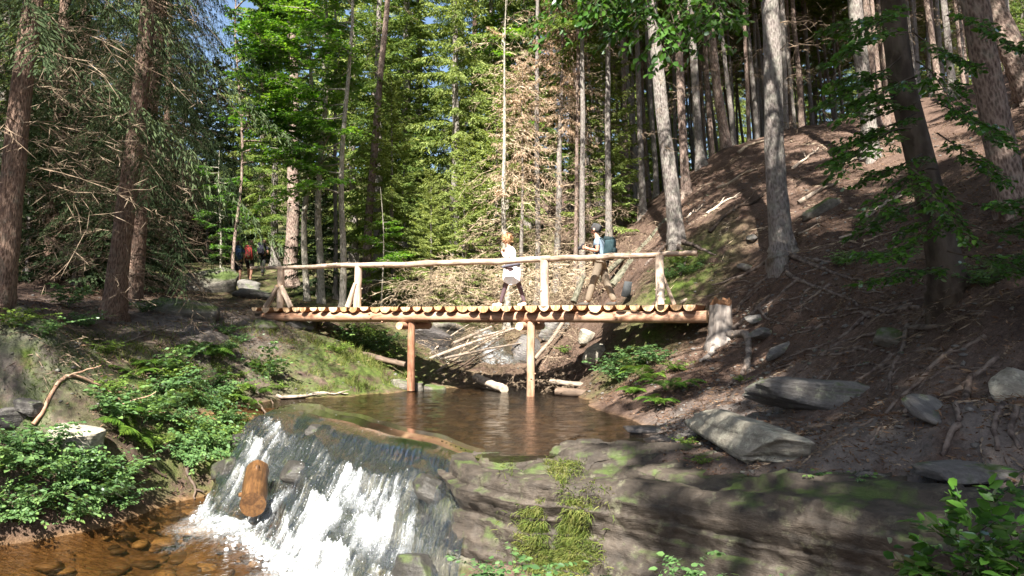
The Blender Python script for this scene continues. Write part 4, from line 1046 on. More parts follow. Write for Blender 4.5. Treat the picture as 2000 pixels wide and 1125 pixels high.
for px, py, Y, tx, ty, L in ((1130, -160, 7.6, 1100, 20, 0.9), (1260, -170, 7.4, 1230, 60, 1.1), (1330, -150, 7.6, 1300, 110, 1.2), (1430, -160, 7.8, 1360, 80, 1.1), (1200, -150, 7.2, 1150, 10, 0.9), (1380, -120, 7.0, 1420, 60, 0.9), (1100, -150, 7.8, 1090, 30, 1.1), (1290, -140, 7.2, 1275, 150, 1.3), (1350, -140, 7.9, 1340, 140, 1.3), (1240, -130, 7.9, 1210, 60, 1.2), (1400, -150, 7.3, 1390, 120, 1.2), (1160, -140, 7.5, 1180, 40, 1.0)):
    s = at(px, py, Y); e = at(tx, ty, Y - 0.4); ext.append((s, e - s, L * 1.0))
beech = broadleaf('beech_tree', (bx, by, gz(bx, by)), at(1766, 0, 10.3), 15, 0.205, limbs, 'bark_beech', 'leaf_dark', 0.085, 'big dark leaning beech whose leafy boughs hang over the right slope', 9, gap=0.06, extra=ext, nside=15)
# maple-like broadleaves left of centre with layered bright foliage
def layered(px, Y, topx, H, seed, label, z0, zr, n, R, w, leafsz=0.14, bark='bark_pale', mat='leaf', azr=None):
    r = np.random.default_rng(seed); X = (px - 1000) / FPX * Y
    limbs = [(z0 + zr * (i + r.random()) / n, r.uniform(*(azr or (0, 6.28))), R * r.uniform(0.55, 1.1) * (1 - 0.35 * i / n), r.uniform(-0.05, 0.28)) for i in range(n)]
    return broadleaf('broadleaf_tree', (X, Y, gz(X, Y)), at(topx, 0, Y), z0 + zr + 1.0, w / FPX * Y / 2, limbs, bark, mat, leafsz, label, seed, (LEAF4, LEAF4_F), gap=0.05, nside=18)
layered(668, 23.5, 682, 12, 21, 'slim pale trunk with bright layered leaves behind the second rail post', 3.4, 9.0, 30, 2.6, 14, azr=(1.9, 4.6))
layered(627, 25, 634, 12, 22, 'grey twin trunk with vivid green leaves left of the pale slim one', 4.6, 8.0, 32, 2.9, 15, azr=(1.4, 5.2))
layered(600, 25.5, 600, 12, 23, 'slimmer of the grey twin trunks behind the left rail', 5.5, 8.0, 26, 3.2, 13, azr=(2.2, 4.4))
layered(455, 26, 470, 12, 24, 'broadleaf with low spreading green layers above the hikers', 4.4, 8.0, 26, 3.0, 7, bark='bark_brown', azr=(-1.2, 1.2))
layered(985, 36, 985, 12, 25, 'bright yellow green broadleaf between the tall central spruces', 6.0, 11.0, 30, 2.6, 12)
layered(745, 25, 745, 3.4, 26, 'low leafy sapling behind the second rail post', 0.5, 2.4, 12, 1.2, 4, 0.10)
layered(430, 38, 430, 5, 27, 'leafy undergrowth sapling lit behind the hikers', 0.8, 4.5, 20, 2.0, 5, 0.12)

# unseen broadleaves, added for shade behind and beside the viewpoint: their canopy shades the near bank and the right slope
def added_shade_tree(name, X, Y, H, z0, R, n, seed, label, src=None):
    if src is not None:
        o = empty(name, (X, Y, gz(X, Y)), seed * 1.7)
        o.scale = (1.4, 1.4, 1.4)
        for ch in src.children:
            c = ch.copy(); c.parent = o; COL.objects.link(c)
        return tag(o, label, 'tree', None, 'thing')
    r = np.random.default_rng(seed)
    limbs = [(z0 + (H - z0 - 1) * (i + r.random()) / n, r.uniform(0, 6.28), R * r.uniform(0.6, 1.1) * (1 - 0.3 * (i / n) ** 2), r.uniform(0, 0.35)) for i in range(n)]
    return broadleaf(name, (X, Y, gz(X, Y)), (X + 0.2, Y + 0.1, gz(X, Y) + H), H, 0.26, limbs, 'bark_beech', 'leaf', 0.26, label, seed, (LEAF4, LEAF4_F), gap=0.13, nside=13)
ct = added_shade_tree('broadleaf_tree', 3.0, -1.6, 17, 8.5, 4.2, 35, 61, 'tall beech added beside the viewpoint, only its shade in view')
ct.scale = (1.4, 1.4, 1.4)
added_shade_tree('broadleaf_tree', 3.0, -7.2, 17, 8, 4, 0, 2, 'tall beech added behind the viewpoint, only its shade in view', ct)
added_shade_tree('broadleaf_tree', 7.2, 1.4, 17, 8, 4, 0, 3, 'tall beech added outside the lower right corner, only its shade in view', ct)
added_shade_tree('broadleaf_tree', 8.0, -5.5, 17, 8, 4, 0, 4, 'tall beech added farther behind the viewpoint, only its shade in view', ct)
# ------------------------------------------------------------------ the footbridge
ZD = 2.10                                       # deck level
BL = np.array([-6.90, 20.6]); BR = np.array([4.15, 16.25])
BU = unit(BR - BL); BLEN = float(np.linalg.norm(BR - BL)); BYAW = math.atan2(BU[1], BU[0])
bridge = empty('footbridge', (BL[0], BL[1], ZD), BYAW)          # local x along the bridge, -y towards the viewer
tag(bridge, 'log footbridge with half-round deck logs and one peeled pole handrail over the stream', 'footbridge', None, 'thing')
def bridge_x(px):
    """distance along the bridge's near edge seen at pixel column px"""
    k = (px - 1000) / FPX
    return float((k * BL[1] - BL[0]) / (BU[0] - k * BU[1]))
def pole(name, p0, p1, r0, r1, mats, parent=None, sides=14, bend=0.0, seed=0, rough=0.02, n=14, capmat=1, knots=0):
    """a log with its own axis along local Z (so that its grain follows it)"""
    r = np.random.default_rng(seed)
    p0 = Vector(p0); p1 = Vector(p1); d = p1 - p0; L = d.length
    t = np.linspace(0, 1, n)
    P = np.stack([bend * np.sin(t * 3.1 + r.uniform(0, 1)) * L + 0.004 * L * np.sin(t * 9 + r.uniform(0, 6)), bend * 0.6 * np.sin(t * 5 + r.uniform(0, 6)) * L * 0.6, t * L], -1)
    P[:, :2] -= P[0, :2] * (1 - t)[:, None] + P[-1, :2] * t[:, None]
    R = r0 + (r1 - r0) * t + rough * (r0 + r1) * np.sin(t * r.uniform(8, 15) + r.uniform(0, 6)) * 0.5
    mb = MB(); tube(mb, P, R, sides, 0, capmat if len(mats) > 1 else 0, rough=rough, rng=r)
    for _ in range(knots):
        f = r.uniform(0.08, 0.92); a = r.uniform(0, 6.28); c = np.array([np.interp(f, t, P[:, k]) for k in range(3)]); rad = np.interp(f, t, R)
        dd = np.array([math.cos(a), math.sin(a), 0.25]); tube(mb, np.stack([c + dd * rad * 0.7, c + dd * rad * 1.25]), [rad * 0.3, rad * 0.18], 6, 0)
    o = mb.build(name, mats, parent, True)
    for pl in o.data.polygons: pl.use_smooth = pl.material_index == 0
    o.location = p0; o.rotation_mode = 'QUATERNION'; o.rotation_quaternion = d.to_track_quat('Z', 'Y')
    return o
W = 1.35                                        # deck width
# half-round deck logs
rb = np.random.default_rng(3)
sp = 0.297; nlog = int(BLEN / sp)
for i in range(nlog):
    x = 0.12 + i * (BLEN - 0.2) / nlog
    r = rb.uniform(0.108, 0.150) * (0.92 if i < 11 else 1.0)
    y0 = -0.04 + rb.normal() * 0.045; y1 = W + rb.normal() * 0.03
    a = np.linspace(math.pi, 2 * math.pi, 11)
    dep = rb.uniform(0.88, 1.08)
    ring = np.stack([np.cos(a) * r * (1 + 0.02 * rb.normal(size=11)), np.sin(a) * r * dep * (1 + 0.025 * rb.normal(size=11))], -1)   # (x, z) flat side up
    ring[0, 1] = ring[-1, 1] = 0.0
    ys = np.linspace(y0, y1, 5); tap = 1 + rb.normal() * 0.04 * np.linspace(-1, 1, 5)
    # local mesh axis along Z for the grain: (x, y, z) -> log along local z
    V = np.stack([np.stack([ring[:, 0] * tp, ring[:, 1] * tp, np.full(11, yy)], -1) for yy, tp in zip(ys, tap)])
    mb = MB(); Vf = V.reshape(-1, 3)
    ii = np.arange(4)[:, None] * 11; jj = np.arange(10)[None]
    mb.put(Vf, np.stack([ii + jj, ii + jj + 1, ii + 11 + jj + 1, ii + 11 + jj], -1).reshape(-1, 4), 0)
    e = np.array([[k * 11, k * 11 + 10, (k + 1) * 11 + 10, (k + 1) * 11] for k in range(4)])
    mb.put(Vf, e[:, ::-1], 1)                    # sawn top
    for k in (0, 4):
        c = np.vstack([V[k], V[k][:, :].mean(0)[None]]); c[-1, 1] = 0 + V[k][:, 1].mean() * 0.5
        f = np.stack([np.arange(10), np.arange(1, 11), np.full(10, 11)], -1); f = np.vstack([f, [[10, 0, 11]]])
        mb.put(c, f if k else f[:, ::-1], 1)
    o = mb.build('deck_log', [M['halflog'], M['cut']], bridge)
    o.rotation_euler = (math.pi / 2 * -1, 0, 0)   # local z -> +y
    o.rotation_euler = (-math.pi / 2, 0, rb.normal() * 0.02)
    o.location = (x, 0, -rb.uniform(0, 0.012))
    o.scale = (1, -1, 1)
# stringers
for y, l0, l1 in ((0.16, 0.12, BLEN - 0.05), (W / 2, 0.2, BLEN - 0.1), (W - 0.16, 0.15, BLEN)):
    pole('stringer', (l0, y, -0.255), (l1, y, -0.265), 0.118, 0.128, [M['peeled'], M['cut']], bridge, 16, 0.002, int(y * 100), n=30, knots=9)
# trestles: post pairs with a short cross log
for px, zf in ((795, 0.02), (1030, -0.55)):
    x = bridge_x(px)
    for y in (0.22,):
        pole('support_post', (x, y, zf - ZD), (x + 0.01, y + 0.01, -0.37), 0.098, 0.092, [M['peeled'], M['cut']], bridge, 14, 0.004, int(px + y * 10), knots=4)
    pole('cross_log', (x - 0.16, -0.1, -0.475), (x - 0.16, W + 0.1, -0.475), 0.095, 0.10, [M['peeled'], M['cut']], bridge, 14, 0.0, px)
# rail posts and braces
yr = 0.06
posts = [(545, 0.10), (695, 0.10), (1062, 0.105), (1288, 0.10)]
def rail_z(px): return float(np.interp(px, [487, 545, 695, 880, 960, 1062, 1200, 1362], [1.06, 1.06, 1.06, 1.03, 1.06, 1.07, 1.08, 1.10]))
for px, r in posts:
    x = bridge_x(px); pole('rail_post', (x, yr, -0.02), (x + (0.03 if px == 695 else 0), yr, rail_z(px) - 0.02), r, r * 0.93, [M['rail'], M['cut']], bridge, 14, 0.003, px, knots=5)
x = bridge_x(545)
pole('brace', (x - 0.46, yr - 0.03, 0.0), (x - 0.03, yr - 0.06, 0.56), 0.078, 0.07, [M['rail'], M['cut']], bridge, 12, 0.003, 5, knots=3)
pole('brace', (x + 0.36, yr - 0.03, 0.0), (x + 0.07, yr - 0.08, 0.56), 0.07, 0.065, [M['rail'], M['cut']], bridge, 12, 0.003, 6, knots=3)
x = bridge_x(695)
pole('brace', (x - 0.20, yr - 0.12, 0.0), (x + 0.0, yr - 0.09, 0.60), 0.075, 0.05, [M['rail'], M['cut']], bridge, 12, 0.0, 7, knots=3)
x = bridge_x(1288)
pole('brace', (x + 0.05, yr - 0.15, 0.0), (x + 0.05, yr - 0.13, 0.61), 0.08, 0.078, [M['rail'], M['cut']], bridge, 12, 0.0, 8, knots=5)
pole('brace', (x + 0.30, yr + 0.05, 0.0), (x + 0.06, yr + 0.02, 0.62), 0.045, 0.04, [M['rail'], M['cut']], bridge, 10, 0.0, 9)
# the handrail: two peeled poles meeting on the third post
def rail(pxs, r, seed):
    q = np.random.default_rng(seed)
    P = np.array([(bridge_x(p), yr - 0.02, rail_z(p)) for p in pxs]); n = 60
    t = np.linspace(0, 1, n); k = np.linspace(0, 1, len(P))
    C = np.stack([np.interp(t, k, P[:, c]) for c in range(3)], -1)
    for _ in range(60): C[1:-1] = (C[:-2] + 2 * C[1:-1] + C[2:]) / 4
    C[:, 2] += 0.010 * np.sin(t * 21 + seed) + 0.006 * np.sin(t * 47)
    C[:, 1] += 0.02 * np.sin(t * 9)
    p0 = C[0].copy(); L = C - p0
    # local axis along z: x->z
    Q = np.stack([-L[:, 2], L[:, 1], L[:, 0]], -1)
    mb = MB(); rr = np.interp(t, [0, 0.5, 1], r) * (1 + 0.04 * np.sin(t * 60) * q.uniform(0.3, 1, n))
    tube(mb, Q, rr, 14, 0, 1, rough=0.025, rng=q)
    for _ in range(10):
        f = q.integers(3, n - 3); a = q.uniform(0, 6.28); dd = np.array([math.cos(a), math.sin(a), 0.3])
        tube(mb, np.stack([Q[f] + dd * rr[f] * 0.7, Q[f] + dd * rr[f] * 1.25]), [rr[f] * 0.35, rr[f] * 0.2], 6)
    o = mb.build('handrail', [M['rail'], M['cut']], bridge, True)
    o.location = p0; o.rotation_euler = (0, math.pi / 2, 0)
    return o
rail([487, 545, 620, 695, 790, 880, 960, 1062, 1075], (0.042, 0.072, 0.072), 1)
rail([1050, 1062, 1150, 1200, 1288, 1362], (0.068, 0.066, 0.055), 2)

# ------------------------------------------------------------------ old stump at the right bridge end
def tube_on_ground(mb, pts, r0, r1, sink=0.3, sides=7, seed=0, m=0, lift=0.0):
    pts = np.array(pts, float); n = max(10, len(pts) * 4)
    k = np.linspace(0, 1, len(pts)); t = np.linspace(0, 1, n)
    x = np.interp(t, k, pts[:, 0]); y = np.interp(t, k, pts[:, 1])
    for _ in range(3):
        for v in (x, y): v[1:-1] = (v[:-2] + 2 * v[1:-1] + v[2:]) / 4
    r = np.random.default_rng(seed)
    L = np.hypot(np.diff(x).sum(), np.diff(y).sum())
    x += 0.035 * fbm(t * 6, seed * 3.3, 0, 3) * (L * 0.6 + .4); y += 0.035 * fbm(t * 6, seed * 3.3 + 50, 0, 3) * (L * 0.6 + .4)
    R = r0 + (r1 - r0) * t ** 0.7
    z = ground(x, y) + R * (1 - 2 * sink) + lift * np.sin(t * np.pi) + 0.4 * R * np.sin(t * 17 + seed)
    for _ in range(2): z[1:-1] = (z[:-2] + 2 * z[1:-1] + z[2:]) / 4
    P = np.stack([x, y, z], -1)
    tube(mb, P, R, sides, m, caps=True, rough=0.08, rng=r)
    return P
sx, sy = 4.37, 16.05; sz = gz(sx, sy)
stump = empty('tree_stump', (sx, sy, sz)); tag(stump, 'weathered grey stump with orange rotten top at the right bridge end', 'stump', None, 'thing')
def stump_mesh():
    n, sd = 30, 28; z = np.linspace(-1.2, 2.16 - sz, n); a = np.linspace(0, 2 * np.pi, sd, endpoint=False)
    q = np.random.default_rng(4)
    zt = 2.16 - sz; R = 0.20 * (1 + 0.7 * np.exp(-np.clip(z - (zt - 0.95), 0, None) / 0.3))
    lob = 1 + 0.10 * np.sin(a * 5)[None] + 0.22 * np.exp(-np.clip(z, 0, None) / 0.3)[:, None] * np.sin(a * 4 + 0.6)[None] + 0.05 * np.sin(a * 13 + 1)[None] + 0.03 * q.normal(size=(n, sd))
    V = np.stack([R[:, None] * lob * np.cos(a)[None], R[:, None] * lob * np.sin(a)[None], z[:, None] + 0 * a[None]], -1)
    V[-1, :, 2] += 0.028 * q.normal(size=sd) + 0.05 * np.sin(a * 2) + 0.03 * np.sin(a * 3 + 2); V[-2, :, 2] += 0.02 * q.normal(size=sd)
    mb = MB(); i = np.arange(n - 1)[:, None] * sd; j = np.arange(sd)[None]; j2 = (j + 1) % sd
    F = np.stack([i + j, i + j2, i + sd + j2, i + sd + j], -1)
    mb.put(V.reshape(-1, 3), F[:-1].reshape(-1, 4), 0); mb.put(V.reshape(-1, 3), F[-1:].reshape(-1, 4), 1)
    c = np.vstack([V[-1], [[0, 0, z[-1] - 0.12]]]); mb.put(c, np.stack([np.arange(sd), (np.arange(sd) + 1) % sd, np.full(sd, sd)], -1), 1)
    return mb.build('trunk', [M['stumpwood'], M['rot']], stump, True)
M['stumpwood'] = m_wood('grey_stump_wood', (0.06, 0.045, 0.037), (0.18, 0.155, 0.14), (0.33, 0.295, 0.27), (20, 20, 2.0), knots=False)
M['rot'] = m_wood('orange_rotten_wood', (0.03, 0.015, 0.010), (0.10, 0.05, 0.028), (0.22, 0.115, 0.06), (16, 16, 3), knots=False, rough=0.9)
stump_mesh()
def root(parent, pts, r0, r1, seed, mat='root', **k):
    mb = MB(); P = tube_on_ground(mb, pts, r0, r1, seed=seed, **k)
    off = np.array(parent.matrix_basis.translation)
    o = mb.build('root', [M[mat]], None, True)
    o.parent = parent; o.matrix_parent_inverse = parent.matrix_basis.inverted()
    return o
root(stump, [(sx + .05, sy - .1), (4.62, 15.5), (4.6, 14.9), (4.42, 14.3), (4.15, 13.6)], 0.10, 0.05, 1, 'stumpwood', sink=0.15)
root(stump, [(sx - .1, sy - .1), (4.05, 15.7), (3.75, 15.3)], 0.09, 0.04, 2, 'stumpwood', sink=0.2)
root(stump, [(sx + .1, sy), (4.9, 15.6), (5.2, 15.5)], 0.08, 0.03, 3, sink=0.25)
root(stump, [(4.42, 14.4), (4.2, 13.9), (4.0, 13.5), (3.7, 13.3)], 0.06, 0.03, 6, sink=0.25)
# surface roots of the two trees on the bank: given as pixel traces
def px_root(parent, tr, r0, r1, seed, **k):
    pts = [hit(*p)[:2] for p in tr]; return root(parent, pts, r0, r1, seed, **k)
sd = 100
for tr, r0, r1 in (([(1545, 500), (1590, 520), (1640, 540), (1700, 545)], .07, .02), ([(1510, 505), (1470, 530), (1430, 545), (1390, 560)], .07, .02), ([(1520, 512), (1500, 545), (1470, 565), (1440, 600)], .06, .02),
                   ([(1530, 515), (1545, 545), (1590, 560), (1650, 580), (1680, 600)], .06, .02), ([(1500, 545), (1460, 560), (1420, 575)], .04, .015), ([(1560, 545), (1530, 570), (1500, 600), (1470, 610)], .045, .015),
                   ([(1490, 560), (1450, 590), (1440, 610)], .04, .015), ([(1570, 510), (1610, 515), (1650, 510)], .05, .02), ([(1620, 560), (1580, 590), (1550, 600), (1500, 620)], .04, .015),
                   ([(1480, 600), (1500, 625), (1530, 640)], .035, .015)):
    sd += 1; px_root(tall2, tr, r0, r1, sd, sink=0.38)
for tr, r0, r1 in (([(1845, 640), (1790, 640), (1720, 650), (1660, 660), (1600, 700)], .06, .02), ([(1700, 610), (1670, 640), (1640, 665), (1600, 680), (1555, 690)], .05, .02), ([(1770, 640), (1765, 690), (1740, 720), (1735, 770)], .05, .025),
                   ([(1860, 690), (1800, 740), (1740, 790), (1690, 820), (1640, 830)], .045, .015), ([(1880, 760), (1820, 775), (1760, 800), (1700, 835), (1660, 835)], .045, .015), ([(1890, 740), (1870, 790), (1875, 830)], .05, .025), ([(1870, 830), (1850, 870), (1840, 895)], .045, .02),
                   ([(1960, 790), (1940, 830), (1950, 880)], .05, .02), ([(1760, 800), (1720, 850), (1700, 870)], .03, .012), ([(1950, 700), (1900, 740), (1860, 770)], .05, .02), ([(1740, 700), (1690, 740), (1640, 760), (1590, 750)], .04, .015),
                   ([(1620, 630), (1580, 650), (1540, 655)], .04, .015), ([(1700, 620), (1660, 615), (1600, 625), (1560, 630)], .035, .012), ([(1800, 600), (1740, 610), (1700, 600), (1640, 610)], .045, .02), ([(1990, 800), (1970, 840), (1990, 880)], .045, .02)):
    sd += 1; px_root(beech, tr, r0 * 0.85, r1, sd, sink=0.35)
for tr, r0, r1 in (([(1310, 478), (1280, 500), (1260, 520)], .08, .03), ([(1335, 478), (1370, 490), (1400, 500)], .07, .02), ([(1325, 482), (1340, 510), (1330, 540)], .06, .02)):
    sd += 1; px_root(tall1, tr, r0, r1, sd, sink=0.2)

# ------------------------------------------------------------------ logs, driftwood, fallen branches
def wlog(name, p0, p1, r0, r1, mats, label, catg='log', group=None, **k):
    o = pole(name, p0, p1, r0, r1, mats, None, **k); tag(o, label, catg, group, 'thing'); return o
a = at(494, 986, 11.2); b = at(503, 920, 12.5)
wlog('cut_log', a, b, 0.185, 0.185, [M['wet_log'], M['wet_log']], 'short wet orange log standing aslant in the white water', n=10, bend=0.0, seed=2, sides=20, knots=3)
drift = [((812, 712, 21.6), (1003, 642, 23.3), .06, .03, 'grey_wood', 'thick grey trunk, longest of the driftwood poles behind the posts'),
         ((850, 728, 21.1), (990, 640, 23.4), .035, .02, 'pale_wood', 'slim bleached pole lying across the driftwood behind the posts'),
         ((868, 700, 21.4), (1030, 668, 22.4), .04, .02, 'grey_wood', 'grey pole in front of the driftwood pile'),
         ((845, 690, 22.4), (960, 638, 23.8), .06, .04, 'grey_wood', 'grey trunk at the back of the driftwood pile'),
         ((880, 730, 21.0), (985, 655, 22.9), .03, .02, 'dark_wood', 'dark thin pole leaning in the driftwood pile'),
         ((925, 660, 23.2), (1045, 634, 23.9), .04, .03, 'grey_wood', 'grey pole rising to just below the deck'),
         ((790, 700, 22.4), (868, 718, 21.5), .07, .06, 'dark_wood', 'dark wet log behind the left post'),
         ((930, 738, 20.6), (985, 760, 18.9), .115, .105, 'grey_wood', 'short sawn log floating end-on between the bridge posts'),
         ((1105, 622, 22.6), (1040, 708, 20.6), .065, .05, 'grey_wood', 'grey leaning branch right of the right post'),
         ((1088, 765, 18.2), (1205, 772, 17.3), .11, .08, 'dark_wood', 'dark rotten log lying in the pool at the right bank'),
         ((1075, 745, 18.9), (1200, 758, 17.9), .07, .05, 'grey_wood', 'grey split log above the rotten one at the right bank'),
         ((700, 690, 20.3), (792, 712, 19.8), .085, .07, 'dark_wood', 'dark log lying on the left bank behind the left post'),
         ((1120, 590, 22.4), (1140, 540, 22.7), .10, .07, 'mossy_log', 'broken grey stub behind the rail left of the man'),
         ((1195, 560, 22.6), (1300, 430, 24.5), .14, .08, 'mossy_log', 'thick mossy fallen trunk leaning up the slope behind the man'),
         ((1170, 545, 23.0), (1262, 470, 25.0), .10, .06, 'mossy_log', 'slimmer fallen trunk beside the thick mossy one'),
         ((1230, 575, 21.2), (1275, 505, 22.8), .09, .05, 'dark_wood', 'dark broken trunk behind the last rail post'),
         ((1330, 590, 18.0), (1372, 575, 18.6), .04, .03, 'grey_wood', 'short grey billet on the slope behind the bridge end')]
for k, (p0, p1, r0, r1, mt, lb) in enumerate(drift):
    A, B = at(*p0), at(*p1)
    wlog('driftwood_log', A, B, r0, r1, [M[mt], M[mt if mt != 'grey_wood' else 'pale_wood']], lb, bend=0.012, seed=40 + k, sides=10, knots=3, rough=0.06)
rq = np.random.default_rng(91)
for k in range(14):
    x0 = rq.uniform(800, 930); y0 = rq.uniform(690, 735); x1 = x0 + rq.uniform(-30, 150); y1 = y0 - rq.uniform(-10, 85)
    wlog('driftwood_pole', at(x0, y0, 21.4 + rq.random()), at(x1, max(y1, 634), 22.9 + rq.random()), rq.uniform(.015, .035), .012, [M[('pale_wood', 'grey_wood', 'dark_wood')[k % 3]]], '%s thin %s pole from the left in the driftwood tangle' % (ordinal(k // 3), ('bleached', 'grey', 'dark')[k % 3]), bend=0.03, seed=140 + k, sides=7, rough=0.06)
rq = np.random.default_rng(92)
for k in range(46):
    # a web of surface roots on the bank between the two trees
    px_, py_ = rq.uniform(1440, 1960), rq.uniform(520, 720)
    if py_ < 470 + 0.12 * (px_ - 1440): continue
    tr = [(px_, py_)]; a_ = rq.uniform(2.2, 3.9)
    for _ in range(4): tr.append((tr[-1][0] + 28 * math.cos(a_), tr[-1][1] - 14 * math.sin(a_) + 7)); a_ += rq.normal() * 0.5
    px_root(tall2 if px_ < 1640 else beech, tr, rq.uniform(.014, .034), .008, 300 + k, sink=0.3)
def branch(px0, px1, r0, label, seed, lift=0.05, forks=3, mat='grey_wood', wob=0.1):
    """a fallen branch lying on the land with a few side forks, one mesh"""
    r = np.random.default_rng(seed); A, B = hit(*px0), hit(*px1); n = 16; t = np.linspace(0, 1, n)
    d = B - A; L = np.linalg.norm(d); s = unit(np.cross(d, [0, 0, 1]))
    P = A + d * t[:, None] + s * (wob * L * fbm(t * 3, seed * 1.7, 0, 3))[:, None]
    P[:, 2] = np.maximum(ground(P[:, 0], P[:, 1]) + r0 * 0.6, A[2] + (B[2] - A[2]) * t) + lift * np.sin(t * 3.1) * L * 0.2
    mb = MB(); tube(mb, P, r0 * (1 - 0.7 * t), 7, rough=0.08, rng=r)
    for _ in range(forks):
        i = r.integers(4, n - 2); dd = unit(d / L + s * r.choice([-1, 1]) * r.uniform(0.4, 0.9) + np.array([0, 0, r.uniform(0, 0.5)])); l = L * r.uniform(0.15, 0.35)
        q = np.linspace(0, 1, 6); Q = P[i] + dd * (l * q)[:, None] + r.normal(size=(6, 3)) * 0.02 * l
        tube(mb, Q, r0 * 0.5 * (1 - 0.7 * q), 5)
    o = mb.build('fallen_branch', [M[mat]], None, True); tag(o, label, 'branch', None, 'thing'); return o
branch((62, 830), (300, 822), 0.035, 'long reddish fallen branch jutting from the left bank plants', 1, 0.12, 3, 'peeled')
branch((540, 778), (680, 772), 0.045, 'dead branch lying on the left bank beside the pool', 2, 0.05, 4)
branch((250, 880), (325, 940), 0.06, 'rotting log end poking out under the bank plants', 3, 0, 0, 'dark_wood')
branch((362, 905), (385, 980), 0.045, 'thin dark branch dipping from the bank into the lower pool', 4, 0, 1, 'dark_wood')
branch((500, 850), (560, 800), 0.05, 'dark root-like branch at the left end of the lip', 5, 0.1, 2, 'dark_wood')
branch((1380, 420), (1440, 385), 0.05, 'fallen branch on the bare slope near the flared trunk', 6)
branch((1390, 460), (1500, 380), 0.06, 'long dark branch lying up the bare slope', 7, 0, 4, 'dark_wood')
branch((1400, 370), (1480, 330), 0.05, 'pale fallen branch high on the slope', 8, 0.02, 4, 'pale_wood')
branch((1340, 430), (1375, 400), 0.04, 'short grey branch beside the flared trunk', 9)
branch((1560, 400), (1640, 360), 0.07, 'fallen trunk piece right of the lone tall spruce', 10, 0, 2)
branch((1690, 430), (1760, 380), 0.06, 'grey branch below the sunlit-patch spruce', 11, 0.05, 3)
branch((1440, 300), (1530, 270), 0.06, 'branch lying along the crest of the slope', 12, 0.05, 4, 'pale_wood')
branch((1660, 320), (1720, 300), 0.05, 'sunlit branch by the foot of the sunlit-patch spruce', 13, 0.05, 3, 'pale_wood')
branch((240, 670), (330, 640), 0.02, 'thin dry branch on the left bank below the path', 14, 0.02, 3)
branch((280, 650), (340, 665), 0.03, 'dark branch on the edge of the left path', 15, 0.02, 2, 'dark_wood')
branch((1560, 460), (1600, 440), 0.035, 'short stick right of the pale flared roots', 16, 0.02, 2)
branch((1640, 470), (1730, 440), 0.03, 'thin stick under the beech leaves', 17, 0.02, 3)
branch((1550, 330), (1600, 290), 0.05, 'grey branch above the lone tall spruce', 18, 0.03, 3)
branch((730, 832), (800, 815), 0.02, 'bleached stick caught on the lip of the cascade', 19, 0.0, 1, 'pale_wood')
# a grey board leaning behind the man
mb = MB(); c = at(1224, 566, 19.6); X0 = np.array([[-.17, -.02, -.3], [.17, -.02, -.3], [.17, .02, -.3], [-.17, .02, -.3], [-.13, -.02, .32], [.15, -.02, .36], [.15, .02, .36], [-.13, .02, .32]])
mb.put(X0, np.array([[0, 1, 5, 4], [1, 2, 6, 5], [2, 3, 7, 6], [3, 0, 4, 7], [4, 5, 6, 7], [3, 2, 1, 0]]))
o = mb.build('board', [M['greyboard']] if 'greyboard' in M else [m_plain('grey_painted_board', (0.05, 0.055, 0.06), 0.7, 0.12)], None); o.location = c; o.rotation_euler = (-0.15, 0.22, 0.1); o.scale = (0.7, 0.7, 0.65)
tag(o, 'grey leaning board behind the trouser legs of the man', 'board', None, 'thing')
# ------------------------------------------------------------------ undergrowth
def herb_mesh(seed, n_stem=16, h=0.55, leaf=0.075, spread=0.4, mat='herb', comp=5):
    """a clump of arching stems with compound leaves"""
    r = np.random.default_rng(seed); LP, LD, LS = [], [], []; mb = MB()
    for i in range(n_stem):
        az = r.uniform(0, 6.28); hh = h * r.uniform(0.5, 1.1); sp = spread * r.uniform(0.3, 1.2)
        t = np.linspace(0, 1, 8); d = np.array([math.cos(az), math.sin(az), 0])
        P = d * (0.06 * r.random() + sp * t ** 1.4)[:, None] + np.array([0, 0, 1]) * (hh * (t - 0.28 * t ** 2.5))[:, None]
        tube(mb, P, 0.004 * (1.2 - t), 3, caps=False)
        for f in np.linspace(0.3, 1, 6):
            s = np.array([np.interp(f, t, P[:, c]) for c in range(3)])
            a2 = r.uniform(0, 6.28); dd = unit(np.array([math.cos(a2), math.sin(a2), 0.15]) + d * 0.5)
            pl = leaf * r.uniform(1.0, 2.2)
            tip = s + dd * pl
            sd = unit(np.cross([0, 0, 1.0], dd))
            for q in range(comp):
                g = q // 2 + 1 if q else 0
                if q == 0: LP.append(tip); LD.append(dd + [0, 0, -0.25])
                else:
                    sg = 1 if q % 2 else -1
                    LP.append(s + dd * pl * (1 - 0.42 * g * 0.8)); LD.append(dd * 0.45 + sd * sg + [0, 0, -0.25])
                LS.append(leaf * r.uniform(0.8, 1.25) * (1.2 if q == 0 else 0.95))
    V, F = leaves(np.array(LP), np.array(LD), np.array(LS), r, (LEAF, LEAF_F), 0.7)
    return mesh_np('leaves', V, F, False, M[mat]), mb.mesh('stems', [M[mat]], True)
